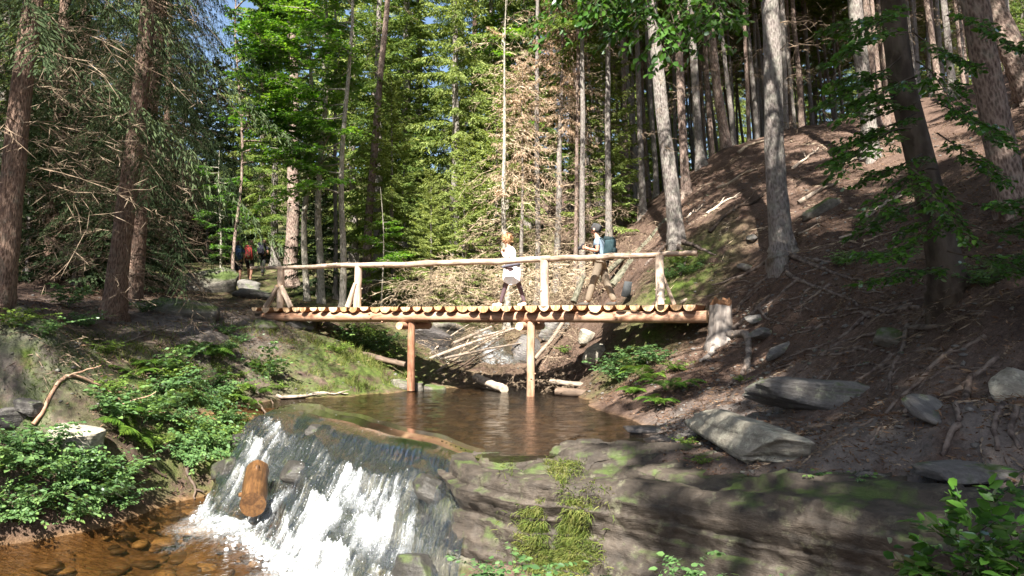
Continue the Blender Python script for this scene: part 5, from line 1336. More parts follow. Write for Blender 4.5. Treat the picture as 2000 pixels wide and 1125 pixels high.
def fern_mesh(seed, n=9, L=0.75, mat='fern'):
    r = np.random.default_rng(seed); V, F, c = [], [], 0; Bs, Ds, Ls, Ws = [], [], [], []
    for i in range(n):
        az = i * 6.28 / n + r.normal() * 0.3; d = np.array([math.cos(az), math.sin(az), 0.0]); sd = np.array([-d[1], d[0], 0.0]); l = L * r.uniform(0.7, 1.1)
        m = 22; t = np.linspace(0.1, 1, m)
        P = d * (l * 0.85 * t)[:, None] + np.array([0, 0, 1]) * (l * (0.95 * t - 0.75 * t ** 2.2))[:, None] + sd * (0.06 * l * np.sin(t * 3 + i))[:, None]
        T = unit(np.gradient(P, axis=0))
        Bs.append(P); Ds.append(T); Ls.append(np.full(m, l / m * 1.6)); Ws.append(np.full(m, 0.008))
        w = l * 0.21 * np.sin(np.pi * np.clip(t * 0.95 + 0.08, 0, 1)) ** 0.8
        for sg in (-1, 1):
            for g in (0.0, 1.0):
                Bs.append(P + T * (l / m * 0.4 * g)); Ds.append(T * 0.45 + sd * sg + np.array([0, 0, -0.25]) + r.normal(size=(m, 3)) * 0.06); Ls.append(w * (0.95 if g else 1.05)); Ws.append(np.full(m, 0.024 * l / 0.75))
    b, d, l, w = np.vstack(Bs), np.vstack(Ds), np.concatenate(Ls), np.concatenate(Ws)
    n = len(b); x = unit(d); y = unit(np.cross(np.array([0, 0, 1.0]), x) + r.normal(size=(n, 3)) * 0.15)
    mid = b + x * (l * 0.4)[:, None]
    V = np.stack([b, mid + y * w[:, None] / 2, b + x * l[:, None] + [0, 0, -0.01], mid - y * w[:, None] / 2], 1)
    F = (np.arange(n)[:, None, None] * 4 + np.array([[0, 2, 1], [0, 3, 2]])[None]).reshape(-1, 3)
    return mesh_np('fronds', V.reshape(-1, 3), F, False, M[mat])
HK = [herb_mesh(1, 13, 0.55, 0.07, 0.6, comp=7), herb_mesh(2, 16, 0.42, 0.05, 0.55, comp=5), herb_mesh(3, 10, 0.75, 0.085, 0.6, comp=7), herb_mesh(4, 16, 0.32, 0.042, 0.4, mat='herb2')]
FK = [fern_mesh(5), fern_mesh(6, 8, 0.85), fern_mesh(7, 11, 0.6)]
def plant(px, py, k, sc, label, name='leafy_plant', group=None, fern=False, dz=0.0, tilt=(0, 0)):
    p = hit(px, py); o = empty(name, (p[0], p[1], p[2] - 0.03 + dz)); o.rotation_euler = (tilt[0], tilt[1], hash_(p) * 6.28)
    if fern:
        c = add('fronds', FK[k % 3], o); c.scale = (sc,) * 3
    else:
        for m_, nm in zip(HK[k % 4], ('leaves', 'stems')):
            c = add(nm, m_, o); c.scale = (sc,) * 3
    tag(o, label, 'fern' if fern else 'plant', group, 'thing'); return o
r = np.random.default_rng(12)
# shrubby mass on the left bank
Z1 = [(215, 770), (190, 800), (225, 830), (285, 770), (320, 745), (400, 700), (440, 695), (370, 700), (470, 740), (520, 745), (540, 760), (255, 860), (300, 880), (350, 900), (395, 895), (440, 880), (465, 850), (380, 780), (430, 775), (330, 820), (375, 850), (330, 770), (375, 760), (420, 755), (455, 775), (300, 800), (350, 800), (400, 795), (440, 800), (480, 790), (270, 830), (310, 840), (360, 835), (410, 830), (455, 825), (500, 770), (395, 730), (350, 735), (430, 730), (340, 870), (385, 865), (240, 800), (420, 860)]
tk = []
for i, (px, py) in enumerate(Z1):
    tk.append(plant(px + r.normal() * 6, py, (0, 1, 2, 3, 1, 0, 5)[i % 7] if i % 4 else 3, r.uniform(0.55, 1.25), 'x', group='thicket plants left of the cascade', fern=(i % 6 == 5), name='fern' if i % 6 == 5 else 'leafy_plant', tilt=(r.normal() * 0.25, r.normal() * 0.25)))
pxy = lambda o: 624 - FPX * (o.location.z - EYE.z) / o.location.y
for row, (lo, hi, where) in enumerate(((0, 745, 'top row'), (745, 790, 'second row'), (790, 840, 'third row'), (840, 2000, 'lowest row'))):
    for k, o in enumerate(sorted([o for o in tk if lo <= pxy(o) < hi], key=lambda o: o.location.x / o.location.y)):
        o['label'] = '%s %s from the left, %s of the thicket beside the cascade' % (ordinal(k), 'fern' if o['category'] == 'fern' else 'leafy plant', where)
Z2 = [(30, 960), (80, 950), (130, 955), (180, 950), (225, 960), (60, 920), (110, 915), (165, 915), (20, 1000), (90, 990), (150, 990), (210, 985), (250, 930), (10, 930), (200, 920), (45, 890), (95, 880), (20, 1022), (70, 1026), (120, 1018), (170, 1008), (235, 995)]
tk = [plant(px, py, (0, 2, 1)[i % 3], r.uniform(0.7, 1.15), 'x', group='plants overhanging the lower pool at the left edge', tilt=(r.normal() * 0.3, r.normal() * 0.2)) for i, (px, py) in enumerate(Z2)]
for k, o in enumerate(sorted(tk, key=lambda o: o.location.x / o.location.y)): o['label'] = '%s leafy plant from the left edge, overhanging the lower pool' % ordinal(k)
for i, (px, py, k, sc, lb, fe) in enumerate([
        (265, 735, 1, 0.9, 'fern on the mossy mound above the left thicket', True), (300, 720, 0, 0.9, 'fern beside the top of the left thicket', True), (510, 720, 2, 0.8, 'fern under the left end of the bridge', True),
        (210, 690, 3, 1.0, 'low leafy plant on the path bank at far left', False), (130, 600, 2, 1.0, 'upright pale plant by the left spruces', False), (280, 610, 0, 0.8, 'small plant in front of the mossy boulder by the path', False),
        (170, 640, 1, 1.1, 'leafy tuft at the left path edge', False), (80, 660, 1, 1.1, 'leafy tuft on the bank at the left edge', False), (30, 640, 3, 1.3, 'green tuft at the left picture edge', False), (440, 655, 0, 0.7, 'yellowish plant beside the first deck log', False),
        (470, 670, 1, 0.8, 'green plant below the left bridge end', False), (710, 680, 0, 1.1, 'sunlit yellow green plant left of the left post', False), (740, 690, 1, 1.2, 'bright sunlit plant close behind the left post', False), (680, 670, 2, 0.9, 'bright plant under the deck at left', False), (765, 700, 3, 1.0, 'low sunlit plant at the foot of the left post', False),
        (700, 655, 3, 1.3, 'sunlit tuft under the deck left of the left post', False), (725, 660, 3, 1.2, 'second sunlit tuft under the deck beside the left post', False), (755, 672, 1, 1.2, 'tall bright tuft against the left post', False), (660, 690, 3, 1.1, 'pale green tuft on the bank left of the left post', False),
        (1215, 745, 0, 1.1, 'dark leafy plant at the pool edge right of the right post', False), (1240, 720, 2, 1.0, 'leafy plant above the fern on the right bank', False), (1200, 715, 1, 0.9, 'pale leafy plant beside the boulder under the bridge', False), (1290, 710, 0, 0.9, 'leafy plant behind the big fern', False), (1320, 725, 3, 0.9, 'small plant right of the big fern', False),
        (1265, 745, 1, 1.1, 'big fern overhanging the pool on the right bank', True), (1310, 765, 0, 1.0, 'fern drooping near the pale boulder', True), (1235, 770, 2, 0.9, 'fern low at the dark pool edge', True), (1290, 790, 2, 0.9, 'fern beside the upper end of the pale boulder', True),
        (1668, 965, 0, 0.55, 'small leafy plant at the path edge near the pale boulder', False), (1340, 868, 3, 0.5, 'tiny plant beside the upper end of the pale boulder', False), (1375, 905, 3, 0.45, 'small grassy plant under the pale boulder', False),
        (1345, 535, 1, 1.1, 'dark green bush behind the last rail post', False), (1325, 520, 3, 1.5, 'low bush behind the right end of the rail', False), (1310, 545, 1, 1.0, 'low green bush just beside the last rail post', False),
        (960, 600, 1, 1.2, 'sunlit green plant at the feet of the woman', False), (1105, 690, 3, 0.9, 'bright plant behind the right post', False), (1065, 650, 1, 0.9, 'sunlit plant under the deck behind the right post', False),
        (1640, 520, 2, 0.6, 'small green seedling right of the flared roots', False), (1450, 745, 3, 0.5, 'small green plant by the stump root', False), (1930, 560, 0, 0.8, 'dark plant behind the big beech', False)]):
    plant(px, py, k, sc, lb, 'fern' if fe else 'leafy_plant', None, fe)
# plants at the bottom of the ledge
for i, (X, Y, sc, lb) in enumerate([(0.05, 7.0, 0.9, 'leafy plant at the bottom edge under the hanging grass'), (0.75, 6.6, 0.8, 'leafy plant low under the ledge, right of the hanging grass'), (1.25, 6.2, 0.8, 'green plant at the bottom edge below the ledge'), (1.6, 5.9, 0.7, 'rightmost green plant at the foot of the ledge')]):
    z = 1.78 - (505 / 1500) * Y - 0.22
    o = empty('leafy_plant', (X, Y, z)); o.rotation_euler = (0, 0, i * 2.1)
    for m_, nm in zip(HK[i % 2], ('leaves', 'stems')):
        c = add(nm, m_, o); c.scale = (sc,) * 3
    tag(o, lb, 'plant', None, 'thing')
# the sapling in the near right corner
def sapling():
    rr = np.random.default_rng(8); b = at(1960, 1250, 3.6); o = empty('beech_sapling', b); mb = MB(); lv = ([], [])
    for (tx, ty, Y, L) in ((1850, 1040, 3.5, .42), (1900, 960, 3.6, .55), (1960, 930, 3.6, .6), (2020, 980, 3.5, .5), (1850, 1090, 3.4, .4), (1930, 1040, 3.4, .4), (1990, 1060, 3.3, .42), (1880, 1110, 3.5, .35), (2010, 1120, 3.4, .4)):
        e = at(tx, ty, Y); s = at(1965, 1230, 3.6) ; d = e - s
        spray_limb(rr, s - b, d, float(np.linalg.norm(d)), mb, 0.006, 0.07, 7, lv=lv, gap=0.06, twig_len=0.3, droop=0.1)
    P, D = np.vstack(lv[0]), np.vstack(lv[1]); mb.build('stems', [M['bark_beech']], o, True)
    V, F = leaves(P, D, 0.075 * rr.uniform(0.7, 1.2, len(P)), rr, (LEAF, LEAF_F), 0.6)
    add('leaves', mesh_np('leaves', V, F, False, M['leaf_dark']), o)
    tag(o, 'young beech sapling with oval leaves in the lower right corner', 'sapling', None, 'thing')
sapling()
# grass, moss and litter nobody could count
def scatter(n, box, dens, seed):
    r = np.random.default_rng(seed); x = r.uniform(box[0], box[1], n); y = r.uniform(box[2], box[3], n)
    w = dens(x, y); k = r.random(n) < w; x, y = x[k], y[k]; return x, y, ground(x, y), r
def blades(name, x, y, z, r, hl, wd, mat, label, catg, droopdir=None, per=1):
    n = len(x); b = np.stack([x, y, z - 0.01], -1)
    lean = r.normal(size=(n, 3)) * (0.55, 0.55, 0.15) + np.array([0, 0, 1.0])
    if droopdir is not None: lean = lean + droopdir
    d1 = unit(lean); d2 = unit(lean + r.normal(size=(n, 3)) * (0.5, 0.5, 0.1) + np.array([0, 0, -0.55]) + (droopdir * 0.8 if droopdir is not None else 0))
    l = hl * r.uniform(0.5, 1.2, n)[:, None]; s = unit(np.cross(d1, r.normal(size=(n, 3)))) * wd * 0.5
    m_ = b + d1 * l * 0.55; e = m_ + d2 * l * 0.5
    V = np.stack([b - s, b + s, m_ + s * 0.8, m_ - s * 0.8, e], 1)
    F = (np.arange(n)[:, None, None] * 5 + np.array([[0, 1, 2], [0, 2, 3], [3, 2, 4]])[None]).reshape(-1, 3)
    o = add(name, mesh_np(name, V.reshape(-1, 3), F, False, M[mat])); tag(o, label, catg, None, 'stuff'); return o
tuft = lambda x, y, f=2.6: sstep(0.0, 0.5, fbm(x * f, y * f, 3.0, 3))
x, y, z, r = scatter(90000, (-11, -2.6, 13, 22), lambda x, y: np.clip(0.5 * blob(x, y, -7.0, 15.6, 0.9) + blob(x, y, -4.6, 18.6, 1.2) + blob(x, y, -5.6, 19.3, 1.0) + 0.7 * blob(x, y, -3.9, 17.9, 0.8) + 0.7 * blob(x, y, -6.2, 17.2, 0.9) + .8 * blob(x, y, -3.4, 20.2, .8), 0, 1) * tuft(x, y), 1)
k = z > 0.03; blades('bank_grass', x[k], y[k], z[k], r, 0.26, 0.010, 'grass', 'green and straw coloured grass on the left bank below the bridge', 'grass')
x, y, z, r = scatter(200000, (-12, -4, 9, 22), lambda x, y: np.clip(blob(x, y, -7.2, 14.8, 1.5) + blob(x, y, -6.1, 16.0, 1.0) + blob(x, y, -8.0, 12.4, 0.9) + 0.7 * blob(x, y, -5.4, 14.9, 0.6), 0, 1) * tuft(x, y, 1.7), 2)
k = z > ZLOW + 0.05; blades('mossy_grass', x[k], y[k], z[k], r, 0.09, 0.010, 'moss', 'dense moss and short green growth on the left bank mounds', 'moss')
# grass hanging over the face of the ledge: rooted on the face itself
def ledge_grass():
    dg = bpy.context.evaluated_depsgraph_get(); dg.update()
    L = bpy.data.objects['rock_ledge'].evaluated_get(dg); r = np.random.default_rng(6); pts, nrm = [], []
    for _ in range(24000):
        px = r.uniform(970, 1200); py = r.uniform(900, 1125)
        if r.random() > math.exp(-((px - 1085 - 0.1 * (py - 1000)) / 62) ** 2) * float(sstep(-0.25, 0.35, fbm(px / 45, py / 60, 3.0, 2))): continue
        d = Vector(at(px, py, 1.0)) - EYE
        ok, loc, nn, ix = L.ray_cast(EYE, d.normalized())
        if ok: pts.append(loc[:]); nrm.append(nn[:])
    P = np.array(pts); N = np.array(nrm); N = np.where((N[:, 1:2] > 0), -N, N)
    blades('hanging_grass', P[:, 0], P[:, 1], P[:, 2], r, 0.11, 0.008, 'grass', 'long green and straw grass hanging down the face of the ledge', 'grass', N * 0.9 + np.array([0, 0, -0.85]))
ledge_grass()
# leaf litter, bits of bark and small stones on the soil
x, y, z, r = scatter(110000, (-12, 12, 4, 26), lambda x, y: 0.25 + 0.75 * sstep(-0.2, 0.4, fbm(x * 1.2, y * 1.2, 6.0, 3)), 3)
k = (z > 0.06) | ((z > ZLOW + .1) & (x < -5.5)); x, y, z = x[k], y[k], z[k]; n = len(x)
d = r.normal(size=(n, 3)) * (1, 1, 0.25)
V, F = diamonds(np.stack([x, y, z + 0.012], -1), d, 0.02 + 0.13 * r.random(n) ** 3, r.uniform(0.006, 0.035, n), r)
o = add('leaf_litter', mesh_np('leaf_litter', V, F, False, M['litter'])); tag(o, 'dry needles, leaves and bark bits on the forest floor', 'litter', None, 'stuff')
x, y, z, r = scatter(60000, (1.8, 9, 4.5, 17), lambda x, y: 0.2 + 0.8 * sstep(-0.3, 0.3, fbm(x * 1.6, y * 1.6, 16.0, 3)), 13)
k = z > 0.06; x, y, z = x[k], y[k], z[k]; n = len(x)
V, F = diamonds(np.stack([x, y, z + 0.008], -1), r.normal(size=(n, 3)) * (1, 1, 0.3), 0.015 + 0.09 * r.random(n) ** 2, r.uniform(0.004, 0.022, n), r)
o = add('needle_litter', mesh_np('needle_litter', V, F, False, M['litter'])); tag(o, 'fine needles and twig bits on the right bank and path', 'litter', None, 'stuff')
x, y, z, r = scatter(14000, (-12, 12, 4, 24), lambda x, y: 0.12 + 0.88 * np.clip(blob(x, y, 4.2, 11, 2.4) + blob(x, y, 5.2, 15.5, 2.2) + blob(x, y, -8.5, 13, 1.5) + blob(x, y, -7.8, 19, 2), 0, 1), 4)
k = z > 0.05; x, y, z = x[k], y[k], z[k]; n = len(x); T, TF = ICO[1]
S = r.uniform(0.012, 0.055, (n, 1, 1)) * r.uniform(0.5, 1.3, (n, 1, 3)); S[:, :, 2] *= 0.55
V = np.stack([x, y, z], -1)[:, None] + T[None] * S * (1 + 0.25 * r.normal(size=(n, len(T), 1)))
F = (np.arange(n)[:, None, None] * len(T) + TF[None]).reshape(-1, 3)
o = add('small_stones', mesh_np('small_stones', V.reshape(-1, 3), F, False, M['rock'])); tag(o, 'small grey stones scattered over the banks and paths', 'stones', None, 'stuff')
# stones on the stream bed, seen through the water
x, y, z, r = scatter(5200, (-8.5, 2.5, 6, 21), lambda x, y: np.full_like(x, 0.6), 5)
k = ((z < -0.05) & (slide_s(x, y)[1] < -0.35) & (slide_s(x, y)[0] > -6.3)) | (z < ZLOW - 0.05); x, y, z = x[k], y[k], z[k]; n = len(x); T, TF = ICO[2]
S = r.uniform(0.04, 0.20, (n, 1, 1)) * r.uniform(0.6, 1.3, (n, 1, 3)); S[:, :, 2] *= 0.4
S[:, :, 2] = np.minimum(S[:, :, 2], 0.09)
V = np.stack([x, y, z], -1)[:, None] + T[None] * S * (1 + 0.10 * r.normal(size=(n, len(T), 1)))
F = (np.arange(n)[:, None, None] * len(T) + TF[None]).reshape(-1, 3)
t = NT('bed_stones'); isl = t.geo('Random Per Island'); c = t.ramp(isl, [(0.0, (0.04, 0.025, 0.014)), (0.5, (0.13, 0.078, 0.038)), (1.0, (0.27, 0.18, 0.09))])
c = t.mix(1.0, c, t.ramp(t.noise(t.coord('Object'), 14, 5), [(0.3, 0.6), (0.7, 1.3)]), 'MULTIPLY'); M['bedstone'] = t.end(t.pbr(c, 0.6))
o = add('bed_stones', mesh_np('bed_stones', V.reshape(-1, 3), F, True, M['bedstone'])); tag(o, 'amber stones on the bed of the stream under the water', 'stones', None, 'stuff')
# dry brushwood behind the bridge: heaps of thin dead twigs
def brush(name, label, spots, seed, mat, L=1.3, up=0.4, w=0.016, n2=8):
    r = np.random.default_rng(seed); T = []
    for px, py, Y, n, sp in spots:
        c = at(px, py, Y); 
        for _ in range(n):
            s = c + r.normal(size=3) * (sp, 0.6, sp * 0.4)
            T.append(twig_bough(r, s, r.uniform(0, 6.28), L * r.uniform(0.5, 1.2), r.uniform(-0.2, up + 0.3), r.uniform(0.1, 0.8), n2=n2, w=w))
    q = [np.concatenate([o[c] for o in T]) for c in range(4)]; V, F = diamonds(*q, r)
    o = add(name, mesh_np(name, V, F, False, M[mat])); tag(o, label, 'brushwood', None, 'stuff')
brush('brushwood', 'pale dry brushwood heaped behind the handrail left of the woman', [(800, 575, 24.2, 16, .5), (940, 515, 25.5, 20, .5), (830, 560, 24.5, 22, .5), (880, 545, 25, 30, .6), (930, 555, 24.5, 30, .5), (960, 530, 25.5, 22, .5), (850, 520, 25.5, 16, .5), (900, 585, 24, 18, .5)], 1, 'twig_pale')
brush('brushwood', 'tangled bleached brushwood between the woman and the man', [(1040, 545, 24, 26, .5), (1085, 540, 24, 34, .6), (1130, 555, 23.5, 30, .5), (1160, 530, 24, 18, .5), (1060, 580, 23.5, 20, .5), (1120, 510, 25, 18, .6)], 2, 'twig_pale')
brush('brushwood', 'grey dead twigs over the slope behind the man', [(1210, 470, 25, 22, .8), (1250, 500, 23.5, 20, .6), (1290, 450, 25, 16, .7), (1170, 440, 26.5, 20, .8), (1100, 450, 27, 20, .8), (1010, 450, 27, 20, .8)], 3, 'twig', 1.6)
brush('brushwood', 'dead twigs and roots hanging under the right half of the bridge', [(1115, 650, 21.3, 26, .35), (1140, 700, 20.2, 18, .3), (1095, 715, 20.3, 22, .3), (1110, 690, 20.8, 26, .35), (1085, 735, 19.5, 20, .35), (1060, 745, 19.2, 14, .3), (1010, 735, 20, 12, .3)], 4, 'twig', 0.8, 0.2)
brush('brushwood', 'thin twigs tangled in the driftwood under the bridge', [(900, 735, 20.6, 10, .4), (860, 690, 21.8, 26, .45), (920, 670, 22.0, 30, .5), (980, 655, 22.4, 26, .45), (960, 710, 21.2, 16, .4), (760, 665, 22, 14, .4)], 5, 'twig', 0.9, 0.5, 0.012)

# fallen twigs over the forest floor
def floor_twigs(name, label, n, box, seed, mat, L):
    r = np.random.default_rng(seed); T = []
    for _ in range(n):
        px, py = r.uniform(box[0], box[1]), r.uniform(box[2], box[3]); p = hit(px, py)
        if p[2] < 0.1 or p[1] > 40: continue
        e = 0.3; gx_ = (gz(p[0] + e, p[1]) - p[2]) / e; gy_ = (gz(p[0], p[1] + e) - p[2]) / e; az = r.uniform(0, 6.28)
        T.append(twig_bough(r, p + np.array([0, 0, 0.03]), az, L * r.uniform(0.4, 1.2), gx_ * math.cos(az) + gy_ * math.sin(az), r.uniform(-0.05, 0.1), n2=5, w=0.013))
        q = T[-1]; dz = ground(q[0][:, 0], q[0][:, 1]) + 0.015 - q[0][:, 2]; q[0][:, 2] += np.clip(dz, 0, 0.4); q[1][:, 2] *= 0.5
    q = [np.concatenate([o[c] for o in T]) for c in range(4)]; V, F = diamonds(*q, r)
    tag(add(name, mesh_np(name, V, F, False, M[mat])), label, 'twigs', None, 'stuff')
floor_twigs('fallen_twigs', 'dry twigs strewn over the right slope', 210, (1330, 1990, 240, 640), 31, 'twig', 0.9)
floor_twigs('fallen_twigs', 'pale twigs strewn over the upper slope', 70, (1330, 1800, 260, 500), 32, 'twig_pale', 1.1)
floor_twigs('fallen_twigs', 'twigs strewn over the left path and bank', 90, (0, 480, 590, 740), 33, 'twig', 0.7)
floor_twigs('fallen_twigs', 'small twigs on the path beside the boulders', 60, (1400, 1990, 680, 960), 34, 'twig', 0.4)
# ------------------------------------------------------------------ people
def skin(name, joints, edges, mat, parent, sub=2, root=None, smooth=True):
    names = list(joints); V = [joints[n][:3] for n in names]; E = [(names.index(a), names.index(b)) for a, b in edges]
    me = bpy.data.meshes.new(name + '_cage'); me.from_pydata(V, E, [])
    ob = bpy.data.objects.new(name + '_cage', me); COL.objects.link(ob)
    ob.modifiers.new('skin', 'SKIN'); ob.modifiers['skin'].branch_smoothing = 0.4
    sv = me.skin_vertices[0].data
    for k, n in enumerate(names):
        r = joints[n][3]; sv[k].radius = (r, joints[n][4] if len(joints[n]) > 4 else r)
        sv[k].use_root = (n == root) if root else k == 0
    m = ob.modifiers.new('sub', 'SUBSURF'); m.levels = sub; m.render_levels = sub
    dg = bpy.context.evaluated_depsgraph_get(); dg.update()
    out = bpy.data.meshes.new_from_object(ob.evaluated_get(dg)); out.name = name
    bpy.data.objects.remove(ob); bpy.data.meshes.remove(me)
    out.materials.clear(); out.materials.append(mat)
    for p in out.polygons: p.use_smooth = smooth
    return add(name, out, parent)
def blobm(name, c, dims, mat, parent, rough=0.05, box=0.3, seed=0, rot=(0, 0, 0), sub=3, strata=0.0):
    me = rock_mesh(name, dims, seed, mat, sub=sub, cuts=0, rough=rough, box=box, strata=strata)
    o = add(name, me, parent); o.location = c; o.rotation_euler = rot; return o
def lerp(a, b, t, r): return tuple(np.array(a[:3]) * (1 - t) + np.array(b[:3]) * t) + (r,)
M['skin'] = m_plain('skin', (0.50, 0.27, 0.19), 0.55, 0.08); M['dark'] = m_plain('dark_cloth', (0.02, 0.02, 0.024), 0.85, 0.3)
def person(loc, yaw, label, H=1.77, J=None, shirt=(0.17, 0.23, 0.30), pants=(0.16, 0.13, 0.10), shoes=(0.05, 0.045, 0.04), hair=(0.12, 0.11, 0.105), hairkind='short', sleeve=0.6, legs=1.0, parent_rot=None, cap=False, skirt=None, band=None, name='person'):
    s = H / 1.77; o = empty(name, loc, yaw); tag(o, label, 'person', None, 'thing')
    j = dict(pel=(0, 0, .95, .13), spi=(-.02, 0, 1.14, .125), che=(-.045, 0, 1.33, .145), nkb=(-.075, 0, 1.475, .062), nk=(-.095, 0, 1.53, .052), hl=(-.125, 0, 1.585, .068), hm=(-.125, 0, 1.655, .093), ht=(-.115, 0, 1.715, .072), nose=(-.215, 0, 1.635, .016),
             sl=(-.05, -.175, 1.405, .062), sr=(-.05, .175, 1.405, .062), el=(.0, -.25, 1.16, .044), er=(.0, .25, 1.16, .044), wl=(-.25, -.17, 1.2, .031), wr=(-.25, .17, 1.2, .031), hl_=(-.31, -.13, 1.215, .036), hr_=(-.31, .13, 1.215, .036),
             pl=(0, -.09, .90, .095), pr=(0, .09, .90, .095), kl=(-.15, -.09, .50, .062), kr=(.10, .09, .49, .062), al=(-.28, -.09, .10, .042), ar=(.28, .09, .11, .042), tl=(-.43, -.10, .035, .034), tr=(.13, .10, .035, .034))
    if J: j.update(J)
    j = {k: tuple(np.array(v[:3]) * s) + tuple(x * s for x in v[3:]) for k, v in j.items()}
    E = [('pel', 'spi'), ('spi', 'che'), ('che', 'nkb'), ('nkb', 'nk'), ('nk', 'hl'), ('hl', 'hm'), ('hm', 'ht'), ('hm', 'nose'), ('che', 'sl'), ('che', 'sr'), ('sl', 'el'), ('sr', 'er'), ('el', 'wl'), ('er', 'wr'), ('wl', 'hl_'), ('wr', 'hr_'),
         ('pel', 'pl'), ('pel', 'pr'), ('pl', 'kl'), ('pr', 'kr'), ('kl', 'al'), ('kr', 'ar'), ('al', 'tl'), ('ar', 'tr')]
    jb = dict(j); jb['tl'] = lerp(j['al'], j['tl'], 0.45, .02 * s); jb['tr'] = lerp(j['ar'], j['tr'], 0.45, .02 * s)
    skin('body', jb, E, M['skin'], o)
    # fingers on both hands
    for h, w, sg in (('hl_', 'wl', 1), ('hr_', 'wr', -1)):
        p = np.array(j[h][:3]); d = unit(p - np.array(j[w][:3])); sd = unit(np.cross(d, [0, 0, 1.0])); up = np.cross(sd, d); mb = MB()
        for q in range(5):
            if q < 4: b = p + d * .02 * s + up * (q - 1.5) * .018 * s; dd = d; l = (.075, .085, .08, .062)[q] * s
            else: b = p - d * .01 * s + up * .03 * s; dd = unit(d * .5 + up * .9); l = .055 * s
            cur = sd * sg * 0.6
            tube(mb, np.stack([b, b + dd * l * .45, b + unit(dd + cur * .6) * l * .8, b + unit(dd + cur * 1.2) * l]), np.array([.0095, .009, .008, .006]) * s, 6)
        mb.build('hand', [M['skin']], o, True)
    sm = m_plain(name + '_shirt', shirt, 0.85, 0.12, scale=25); pm = m_plain(name + '_trousers', pants, 0.88, 0.15, scale=20); fm = m_plain(name + '_shoes', shoes, 0.7)
    c = dict(w=j['pel'][:3] + (.155 * s,), spi=j['spi'][:3] + (.15 * s,), che=j['che'][:3] + (.165 * s,), nkb=j['nkb'][:3] + (.085 * s,), sl=j['sl'][:3] + (.082 * s,), sr=j['sr'][:3] + (.082 * s,), el=lerp(j['sl'], j['el'], sleeve, .066 * s), er=lerp(j['sr'], j['er'], sleeve, .066 * s))
    c['w'] = (c['w'][0], c['w'][1], c['w'][2] - .06 * s, .16 * s)
    ed = [('w', 'spi'), ('spi', 'che'), ('che', 'nkb'), ('che', 'sl'), ('che', 'sr'), ('sl', 'el'), ('sr', 'er')]
    if sleeve > 1:
        c['el'] = j['el'][:3] + (.056 * s,); c['er'] = j['er'][:3] + (.056 * s,); c['wl'] = lerp(j['el'], j['wl'], .9, .044 * s); c['wr'] = lerp(j['er'], j['wr'], .9, .044 * s); ed += [('el', 'wl'), ('er', 'wr')]
    skin('shirt', c, ed, sm, o)
    lw = 1.0 if legs >= 1 else 1.25
    c = dict(w=(j['pel'][0], 0, j['pel'][2] + .04 * s, .145 * s), pl=j['pl'][:3] + (.112 * s,), pr=j['pr'][:3] + (.112 * s,))
    if legs >= 1:
        f = 1.0 if skirt is None else 0.78
        c.update(kl=j['kl'][:3] + (.083 * s * f,), kr=j['kr'][:3] + (.083 * s * f,), al=(j['al'][0], j['al'][1], j['al'][2] - .025 * s, .074 * s * f * f), ar=(j['ar'][0], j['ar'][1], j['ar'][2] - .025 * s, .074 * s * f * f)); ed = [('w', 'pl'), ('w', 'pr'), ('pl', 'kl'), ('pr', 'kr'), ('kl', 'al'), ('kr', 'ar')]
    else:
        c.update(kl=lerp(j['pl'], j['kl'], legs, .095 * s), kr=lerp(j['pr'], j['kr'], legs, .095 * s)); ed = [('w', 'pl'), ('w', 'pr'), ('pl', 'kl'), ('pr', 'kr')]
    skin('trousers', c, ed, pm, o)
    for a, t in (('al', 'tl'), ('ar', 'tr')):
        A = np.array(j[a][:3]); T = np.array(j[t][:3]); d = unit((T - A) * (1, 1, 0))
        hz = max(0.04 * s, A[2] - .06 * s); heel = np.array([A[0], A[1], hz]) - d * .05 * s
        skin('shoe', dict(h=tuple(heel) + (.056 * s,), m=tuple(heel * .5 + T * .5) + (.060 * s, .052 * s), t=(T[0], T[1], max(T[2], .038 * s), .052 * s, .042 * s), e=tuple(T + d * .06 * s) + (.03 * s,)), [('h', 'm'), ('m', 't'), ('t', 'e')], fm, o)
    hm = np.array(j['hm'][:3]); hmat = m_foliage(name + '_hair', [v * .5 for v in hair], hair, [min(1, v * 1.7) for v in hair], 0.1, 8)
    back = np.array([.03, 0, .035]) * s
    hr = blobm('hair', hm + back, (.205 * s, .20 * s, .19 * s), hmat, o, 0.12, 0.1, 3, (0, .35, 0))
    if hairkind == 'bun':
        r = np.random.default_rng(4); n = 420; dv = unit(r.normal(size=(n, 3)) + (.5, 0, .4)); b = hm + back + dv * .095 * s
        V, F = diamonds(b, dv + r.normal(size=(n, 3)) * .6 + (0, 0, -.3), r.uniform(.04, .11, n) * s, .014 * s, r); add('hair_strands', mesh_np('hair_strands', V, F, False, hmat), o)
        blobm('hair_bun', hm + np.array([.09, 0, .10]) * s, (.11 * s, .11 * s, .10 * s), hmat, o, 0.2, 0.1, 5)
    if cap: blobm('cap', hm + np.array([.01, 0, .05]) * s, (.22 * s, .205 * s, .13 * s), m_plain(name + '_cap', cap, 0.8), o, 0.03, 0.2, 7)
    for sg in (-1, 1):
        blobm('eye', hm + np.array([-.083, sg * .034, .012]) * s, (.014 * s, .024 * s, .014 * s), M['dark'], o, 0, 0.0, 1, sub=1)
        blobm('ear', hm + np.array([.0, sg * .094, -.01]) * s, (.045 * s, .022 * s, .065 * s), M['skin'], o, 0.05, 0.1, 2, sub=2)
    blobm('mouth', hm + np.array([-.082, 0, -.062]) * s, (.014 * s, .05 * s, .012 * s), m_plain('lips', (.33, .12, .1)), o, 0, 0.0, 1, sub=1)
